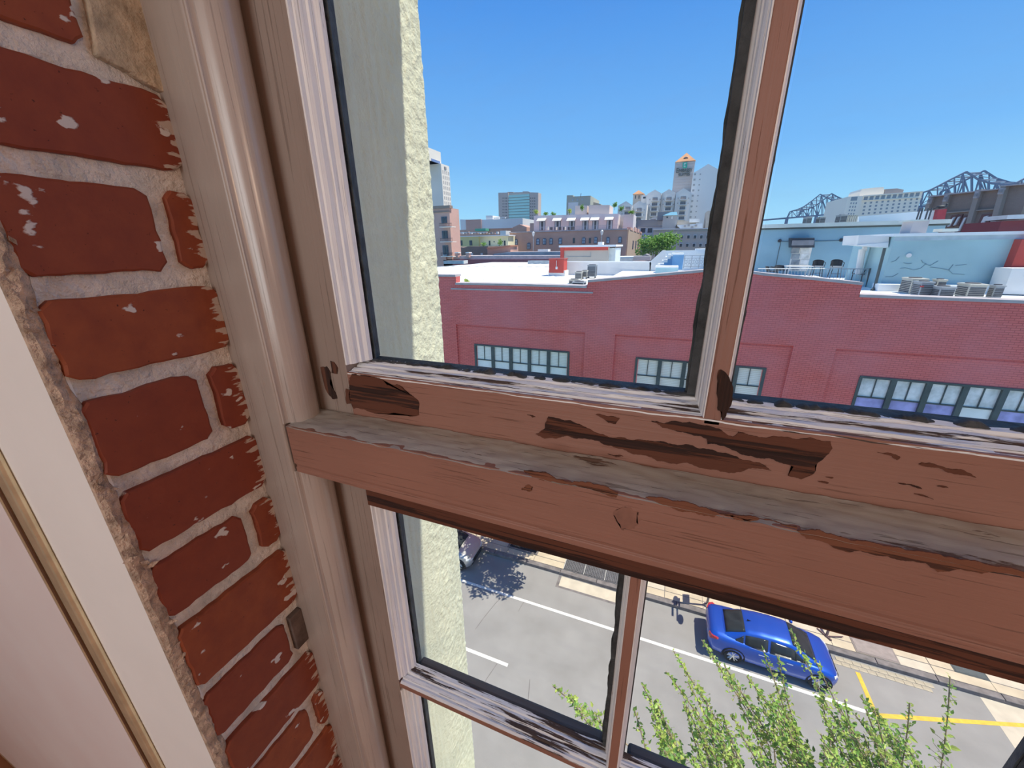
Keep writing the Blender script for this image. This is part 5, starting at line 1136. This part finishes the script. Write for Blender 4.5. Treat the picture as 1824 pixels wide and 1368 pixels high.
MB().add([(a_.x, Y+3, a_.z), (b_.x, Y+3, a_.z), (b_.x, Y+15, a_.z), (a_.x, Y+15, a_.z), (ap_.x, Y+9, ap_.z)], [(3,2,1,0),(0,1,4),(1,2,4),(2,3,4),(3,0,4)]).build('orange_roof', m_orange, ho, fix=True)
sq(ho, *c1090(527, 840), 4.5, 3.2, Y+3, m_dwin)
for x in (385, 440): sq(ho, *c1090(x, 830), 1.6, 6, Y+4, m_dwin)
# sign tower
t1 = tower(ho, 'sign_tower', [c1090(1030, 262), c1090(1355, 246)], Y+8, 16, mat('sign_tower_panels', (.60, .53, .49), .85, .05, .05))
Ys = Y+8; a_, b_ = A(*c1090(1028, 264), Ys), A(*c1090(1360, 246), Ys); ap_ = A(*c1090(1215, 110), Ys+8)
MB().add([(a_.x, Ys-.4, a_.z), (b_.x, Ys-.4, a_.z), (b_.x, Ys+16.4, a_.z), (a_.x, Ys+16.4, a_.z), (ap_.x, Ys+8, ap_.z)], [(3,2,1,0),(0,1,4),(1,2,4),(2,3,4),(3,0,4)]).build('orange_roof', m_orange, ho, fix=True)
px_slab('roof_vent', [c1090(1165, 195), c1090(1205, 172), c1090(1240, 192)], Ys+2.0, 2, m_dgrey, ho)
for yy in (300, 345, 500, 540, 585, 630, 680): px_part('panel_joint', *c1090(1022, yy), *c1090(1330, yy+4), Ys-.05, .1, m_ofc, t1)
def lettering(txt, cx, cy, hpx, wpx, Y, m, parent):
    cu = bpy.data.curves.new('lettering', 'FONT'); cu.body = txt; cu.align_x = 'CENTER'; cu.align_y = 'CENTER'; cu.extrude = .08; cu.offset = 0
    o = bpy.data.objects.new('lettering', cu); COL.objects.link(o); bpy.context.view_layer.update()
    me = bpy.data.meshes.new_from_object(o.evaluated_get(bpy.context.evaluated_depsgraph_get())); bpy.data.objects.remove(o)
    me.materials.clear(); me.materials.append(m); xs_ = [v.co.x for v in me.vertices]; ys_ = [v.co.y for v in me.vertices]
    W_ = (A(cx+wpx/2, cy, Y)-A(cx-wpx/2, cy, Y)).x; H_ = (A(cx, cy-hpx/2, Y)-A(cx, cy+hpx/2, Y)).z; c_ = A(cx, cy, Y)
    for v in me.vertices:
        x = (v.co.x-(min(xs_)+max(xs_))/2)/(max(xs_)-min(xs_))*W_; z = (v.co.y-(min(ys_)+max(ys_))/2)/(max(ys_)-min(ys_))*H_; v.co = (c_.x+x, Y-v.co.z*2, c_.z+z)
    o = bpy.data.objects.new('lettering', me); COL.objects.link(o); return adopt(o, parent)
m_let = mat('dark_bronze_lettering', (.16, .17, .14), .6); m_mint = mat('mint_green_sign', (.06, .48, .34), .5); m_wsign = mat('white_sign_letter', (.85, .86, .84), .5)
lettering('E', *c1090(1066, 398), 8.8, 4.2, Ys-.3, m_let, t1); lettering('MBASSY', *c1090(1198, 395), 6.0, 23.5, Ys-.3, m_let, t1); lettering('SUITES', *c1090(1172, 462), 5.4, 20.5, Ys-.3, m_let, t1)
lg_ = px_slab('logo_panel', [c1090(1152, 268), c1090(1222, 262), c1090(1222, 345), c1090(1206, 358), c1090(1166, 360), c1090(1150, 348)], Ys-.35, .3, m_mint, t1)
lettering('E', *c1090(1186, 310), 6.6, 3.6, Ys-.5, m_wsign, t1)
tower(ho, 'slab_tower', [c1090(1322, 432), c1090(1400, 395), c1090(1565, 290), c1090(1710, 370), c1090(1800, 370)], Y+5, 22, mat('pale_lilac_stucco', (.85, .81, .76), .85, .04, .05))
for r_ in range(9):
    sq(ho, *c1090(1350-r_*9.3, 460+r_*87), 3.4, 3.4, Y+5, m_mgrey); sq(ho, *c1090(1437-r_*10, 458+r_*87), 2.3, 2.3, Y+5, m_mgrey)
for gx, gy, rows in ((700, 860, 5), (925, 855, 5), (1160, 840, 5), (440, 1030, 3), (255, 1010, 2)):
    Yg = Y-10 if gx == 440 else (Y-12 if gx == 255 else (Y-1 if gx == 1160 else Y))
    for r_ in range(rows):
        x, y = gx-r_*8, gy+r_*82; p_ = c1090(x, y); 
        bl_ = px_part('balcony', p_[0]-6.6, p_[1]+3.0, p_[0]+6.6, p_[1]+4.0, Yg-1.6, 1.6, m_wht, ho)
        px_part('balcony_door', p_[0]-4.8, p_[1]-2.6, p_[0]+4.8, p_[1]+3, Yg-.1, .2, m_mgrey, bl_)
        for q in range(3): px_part('pane', p_[0]-4.2+q*3, p_[1]-2.2, p_[0]-1.9+q*3, p_[1]+2.4, Yg-.2, .15, m_dgrey, bl_)
        px_part('balcony_rail', p_[0]-5.4, p_[1]+.2, p_[0]+5.4, p_[1]+.6, Yg-1.6, .1, m_dgrey, bl_)
        for s_ in (-1, 1): px_part('balcony_pier', p_[0]+s_*6-.9, p_[1]-1.4, p_[0]+s_*6+.9, p_[1]+3, Yg-1.65, 1.6, m_wht, bl_)
        if r_ < 2:
            for s_ in (-1, 1): sq(ho, p_[0]+s_*9.4, p_[1]+1, 1.6, 1.8, Yg, m_mgrey)
for x in (808, 1037): px_part('downpipe', *c1090(x-6, 775), *c1090(x-2, 1180), Y-.4, .5, m_mgrey, ho)
# --- grey buildings before the hotel
Y = 112.0; gb = px_root('grey_stucco_building', 1230, Y, 'grey stucco building with two rows of small windows and pale cornice', 'building')
tower(gb, 'wall', [(1163.8, 409), (1310, 406.5)], Y, 14, m_mgrey); px_slab('cornice', [(1163, 409.5), (1311, 407), (1311, 405.3), (1163, 407.5)], Y-.6, 2, m_lgrey, gb)
px_slab('frieze', [(1163.8, 413), (1310, 411), (1310, 407.5), (1163.8, 409.6)], Y-.15, .3, mat('grey_green_frieze', (.36, .40, .40), .8), gb)
for row in (((825,940,1055,1165,1275), 605), ((808,920,1035,1150,1250), 750), ((435,), 600)):
    for x in row[0]:
        p_ = c1130(x, row[1]); f = px_part('window', p_[0]-2.9, p_[1]-3.8, p_[0]+2.9, p_[1]+3.2, Y-.2, .3, m_lgrey, gb); px_part('pane', p_[0]-2.2, p_[1]-2.7, p_[0]+2.2, p_[1]+2.9, Y-.3, .3, m_dwin, f)
Y = 128.0; g2 = px_root('dark_grey_range', 1170, Y, 'dark grey range with parapet left of the teal-roofed hut', 'building')
tower(g2, 'wall', [(1134, 392), (1180.5, 391.5)], Y+8, 12, m_dgrey); tower(g2, 'lower_wall', [(1136, 403), (1165, 402.5), (1213, 401)], Y, 8, m_lgrey)
px_part('flat_roof', 1136, 401.5, 1213, 403.2, Y-.3, 8, m_mgrey, g2)
for x in (150, 270): sq(g2, *c1130(x, 492), 8, 8, Y, m_dwin)
px_slab('sail', [(1156, 391), (1169, 384), (1168.5, 390.5)], Y+3, .4, m_awn, g2)
Y = 122.0; ht = px_root('teal_roof_hut', 1193, Y, 'grey rooftop hut with a teal hipped roof', 'building', 10)
tower(ht, 'wall', [(1181.5, 384), (1206, 383)], Y, 6, m_mgrey, 18); a_, b_ = A(1180, 384, Y-.5), A(1207, 382.6, Y-.5)
MB().add([(a_.x, Y-.5, a_.z), (b_.x, Y-.5, a_.z), (b_.x, Y+6.5, a_.z), (a_.x, Y+6.5, a_.z), (a_.x+2, Y+3, a_.z+1.0), (b_.x-.3, Y+3, a_.z+1.0)], [(3,2,1,0),(0,1,5,4),(1,2,5),(2,3,4,5),(3,0,4)]).build('hipped_roof', mat('teal_metal_roof', (.16, .36, .46), .6), ht, fix=True)
sq(ht, 1188.5, 387, 3, 2.6, Y, m_dwin); sq(ht, 1197, 387.5, 2.4, 4.5, Y, m_wht)
px_box('back_wall', 1171, 377.5, 1199, 392, Y+7, 5, m_dgrey, ht)
Y = 118.0; wp = px_root('white_skylight_roof', 1228, Y, 'bright white roof with grey skylights above the grey stucco building', 'roof', 14)
px_slab('roof', [(1206, 401), (1251, 398), (1251, 406.5), (1212, 407)], Y, 6, m_roofw, wp)
for x, y in ((1220, 402.5), (1227, 401), (1233, 404.5), (1240, 401.5)): px_part('skylight', x-2, y-1.8, x+2, y+1.8, Y-.5, .6, m_mgrey, wp)
px_box('beige_wall', 1206, 394, 1240, 400, Y+6, 4, m_beige, wp); px_box('white_canopy', 1228, 390, 1246, 396, Y+5, 3, m_wht, wp); px_box('tan_tower', 1258, 375, 1300, 405, Y+3, 8, m_beige, wp, zb=10)
tr3 = bush(1171, 437, 76, (33, 19), m_leaf_d, 'broad bright green tree between the warehouse and the grey building', 330, 3600, .42, 'broad_tree', cat='tree', zb=0)
# --- roofs between the red building and the warehouse
Y = 60.0; ra = px_root('maroon_roof_building', 900, Y, 'maroon walled building with pale roof behind the white roof', 'building')
px_box('wall', 790, 462, 1005, 470, Y, 5, mat('maroon_render', (.34, .12, .12), .8, .15, .3), ra, zb=0); px_slab('pale_roof', [(792, 463), (815, 456), (1005, 455.5), (1005, 462.5)], Y+.3, 6, m_cop, ra)
for x, y in ((791.5, 455), (812.5, 450.5), (832, 450.5)): px_box('pier', x-2.5, y, x+3, y+8, Y-.3, .8, m_brk2, ra); px_box('pier_cap', x-3, y-1.3, x+3.4, y+.6, Y-.4, 1, m_wht, ra)
Y = 64.0; rb2 = px_root('slate_roof_building', 940, Y, 'low building with slate blue roof strip before the warehouse', 'building')
px_slab('slate_roof', [(875, 457), (880, 452), (1003, 449.5), (1003, 457)], Y, 4, mat('slate_blue_roof', (.13, .20, .27), .6, .3, .5), rb2); px_slab('roof_ridge', [(880, 452.3), (905, 449), (1003, 448), (1003, 450)], Y+.5, 5, m_cop, rb2); px_box('roof_unit', 958, 444, 976, 449, Y+2, 1.5, m_wht, rb2)
MB().box((A(875, 457, Y).x, Y, 0), (A(1003, 457, Y).x, Y+4, A(940, 456.5, Y).z)).build('wall', m_brk3, rb2)
Y = 45.0; rg = px_root('roof_garden_shed', 1120, Y, 'low roofs and fence behind the white parapet wall', 'roof', ZR)
px_box('pale_roof', 1096, 457.5, 1150, 466, Y, 4, m_roofw, rg); px_box('fence', 1100, 459.5, 1128, 466, Y-.3, .1, m_duct, rg); px_box('grey_roof', 1128, 456.5, 1158, 464, Y-.5, 3, m_dgrey, rg)
px_slab('hipped_roof', [(1142, 456.5), (1150, 452.5), (1156, 455)], Y+1, 3, m_dgrey, rg)
# --- beige hotel block and bridge
Y = 350.0; bh = px_root('beige_hotel', 1580, Y, 'long beige hotel block with a row of large top-floor windows', 'building')
m_bh = mat('cream_beige_stone', (.95, .86, .72), .85, .03, .05); m_bw = mat('grey_hotel_glass', (.30, .33, .36), .25, .15, .05, coat=.3)
tower(bh, 'main_wall', [(1537, 349), (1590, 345), (1644.5, 340.5)], Y, 40, m_bh); tower(bh, 'end_wall', [(1510, 350.5), (1537.5, 349)], Y-2, 40, m_bh)
tower(bh, 'penthouse', [(1533, 341), (1536, 336.5), (1560, 334), (1574, 333), (1575, 341)], Y+6, 20, m_bh); tower(bh, 'plant_room', [(1577, 337), (1598, 335.5), (1610, 338)], Y+6, 14, m_dgrey)
px_slab('cornice', [(1537, 350.5), (1645, 342), (1645, 340), (1537, 348.4)], Y-.8, 2, m_bh, bh); px_slab('string_course', [(1536, 357.3), (1642, 352.3), (1642, 351.6), (1536, 356.5)], Y-.8, 1, m_bh, bh)
for i in range(10):
    x = 1542.5+i*10.25; y0 = 348.4-i*.78
    sq(bh, x, y0+4, 6.6, 8.4, Y, m_bw)
    for r_ in range(4): sq(bh, x-1.2-r_*1.3, y0+13.3+r_*6.3, 3.6, 3.2, Y, m_bw)
sq(bh, 1521.5, 354, 11, 7, Y-2, m_bw)
for c_ in range(3):
    for r_ in range(4): sq(bh, 1516+c_*4.6-r_*1.5, 362+r_*6.3, 2, 3.2, Y-2, m_bw)
for i in range(6): sq(bh, 1512+i*3.2, 391, 1.4, 6, Y-2, m_bw)
m_steel = mat('blue_grey_bridge_steel', (.24, .28, .36), .7, .1, .02)
def truss(label, chord, y_base, Y, off, n, r):
    """cantilever truss: traced top chord over a straight deck, two sides joined by cross bracing"""
    root = empty('truss_bridge', (A(chord[0][0], y_base(chord[0][0]), Y).x, Y, 0), label, 'bridge')
    def ytop(x):
        for a, b in zip(chord, chord[1:]):
            if a[0] <= x <= b[0]: return a[1]+(b[1]-a[1])*(x-a[0])/(b[0]-a[0])
        return chord[-1][1]
    xs = [chord[0][0]+(chord[-1][0]-chord[0][0])*i/n for i in range(n+1)]
    sides = []
    for dx, dY in ((0, 0), (off, 22)):
        P = [A(x+dx, ytop(x)-dx*.06, Y+dY) for x in xs]; Q = [A(x+dx, y_base(x+dx), Y+dY) for x in xs]; sides.append((P, Q))
        MB().path([A(x+dx, y-dx*.06, Y+dY) for x, y in chord], r*1.35, 4).build('top_chord', m_steel, root); MB().path(Q, r*1.6, 4).build('bottom_chord', m_steel, root)
        for i in range(n+1): MB().tube(P[i], Q[i], r*.8, 4).build('upright', m_steel, root)
        for i in range(n): MB().tube(*((P[i], Q[i+1]) if i % 2 else (Q[i], P[i+1])), r*.8, 4).build('diagonal', m_steel, root)
    (P, Q), (P2, Q2) = sides
    for i in range(n+1):
        MB().tube(P[i], P2[i], r*.7, 4).build('cross_beam', m_steel, root)
        if i < n: MB().tube(P[i], P2[i+1], r*.45, 4).build('sway_brace', m_steel, root)
    c_ = A(xs[0]-70, y_base(xs[0]-70), Y); MB().tube(c_, Q2[-1], r*2.2, 4).build('deck', m_steel, root)
    for i in (0, n//2): MB().tube(Q[i], Vector((Q[i].x, Q[i].y, 0)), r*3, 6).build('pier', m_steel, root)
truss('blue grey steel truss bridge span left of the beige hotel', [(1402, 387.5), (1407, 377), (1421, 373), (1432, 368), (1446, 358), (1461, 346), (1474, 353), (1487, 358), (1507, 360)], lambda x: 388.5-(x-1402)*.085, 800, 20, 12, .75)
truss('larger steel truss bridge span rising behind the sooty brick wall', [(1640, 364), (1644, 343), (1656, 339), (1672, 331), (1690, 321.5), (1721, 306), (1743, 320), (1767, 327), (1795, 329), (1810, 326), (1850, 305)], lambda x: 368-(x-1640)*.10, 720, 32, 14, .95)
# --- sooty brick building, right
z_ = A(1658, 348, 78).z; P0 = A(1658, 348, 78); P1 = B(1840, 325, z_); sb = empty('sooty_brick_building', (P0.x, P0.y, 0), 'sooty brown brick building with stepped pilasters at the right', 'building')
nrm = Vector(((P1-P0).y, -(P1-P0).x, 0)).normalized()
if nrm.y < 0: nrm = -nrm
def wpoly(name, pts, d, m, parent, drop=False, out=0):
    P = [onwall(x, y, P0, P1)-nrm*out for x, y in pts]
    if drop: P += [Vector((P[-1].x, P[-1].y, 0)), Vector((P[0].x, P[0].y, 0))]
    return MB().prism(P, nrm*d).build(name, m, parent, fix=True)
wpoly('wall', [(1658, 349.5), (1688, 346.5), (1742, 341), (1786, 336.5), (1787, 330), (1840, 326)], 8, m_brk3, sb, True)
for a, b, c_, d_ in ((1658, 349.5, 1688, 346.3), (1688, 345.5, 1742, 340), (1742, 340, 1786, 335.5), (1786, 330.5, 1840, 326)):
    wpoly('coping', [(a, b), (c_, d_), (c_-.4, d_+2), (a-.4, b+2)], .8, m_cop, sb, out=.5)
m_pil = bricks('grey_brown_pilaster_brick', (.40, .32, .27), (.34, .27, .23), (.42, .36, .3), 1, .2)
for xt, yt, w_ in ((1661, 348.5, 7), (1690, 344, 8), (1745, 338, 9), (1789, 331, 10)):
    wpoly('pilaster', [(xt, yt), (xt+w_, yt-.8), (xt+w_-24, 414), (xt-24, 414)], .6, m_pil, sb, out=.45)
    wpoly('pilaster_cap', [(xt+1, yt+4), (xt+w_-1, yt+3.5), (xt+w_-5, yt+15), (xt-3, yt+15)], .3, m_cop, sb, out=.65); wpoly('cap_niche', [(xt+2.4, yt+6.5), (xt+w_-2.6, yt+6), (xt+w_-4.2, yt+11.5), (xt+.6, yt+11.5)], .3, m_dgrey, sb, out=.75)
m_rust = mat('rust_brown_shutter', (.20, .10, .085), .8, .2, 1)
for pts in ([(1697, 384), (1709, 382), (1699, 404), (1687, 405)], [(1707, 383), (1717, 381.5), (1709, 402), (1698, 403)], [(1718, 384), (1729, 383), (1716, 413), (1706, 413)], [(1751, 382), (1771, 380), (1756, 413), (1737, 413)]):
    w_ = wpoly('window', pts, .4, m_rust, sb, out=.15)
    q = [((pts[0][0]*.7+pts[1][0]*.3), pts[0][1]+4), ((pts[0][0]*.35+pts[1][0]*.65), pts[1][1]+4), ((pts[3][0]*.35+pts[2][0]*.65), pts[2][1]-1), ((pts[3][0]*.7+pts[2][0]*.3), pts[3][1]-1)]
    wpoly('pane', q, .2, m_lgrey, w_, out=.3)
wpoly('string_course', [(1690, 378), (1780, 371), (1779, 373), (1689.5, 380)], .4, m_pil, sb, out=.3)
Y = 50.0; rr = px_root('red_brick_annex', 1810, Y, 'red brick annex with a white roof edge at the right border', 'building')
tower(rr, 'wall', [(1784, 394), (1850, 391)], Y, 5, bricks('crimson_brick', (.30, .07, .07), (.26, .05, .06), (.3, .14, .13), 1, .2)); px_slab('roof_edge', [(1793, 390.5), (1850, 388.5), (1850, 381), (1795, 383)], Y-.3, 3, m_wht, rr)
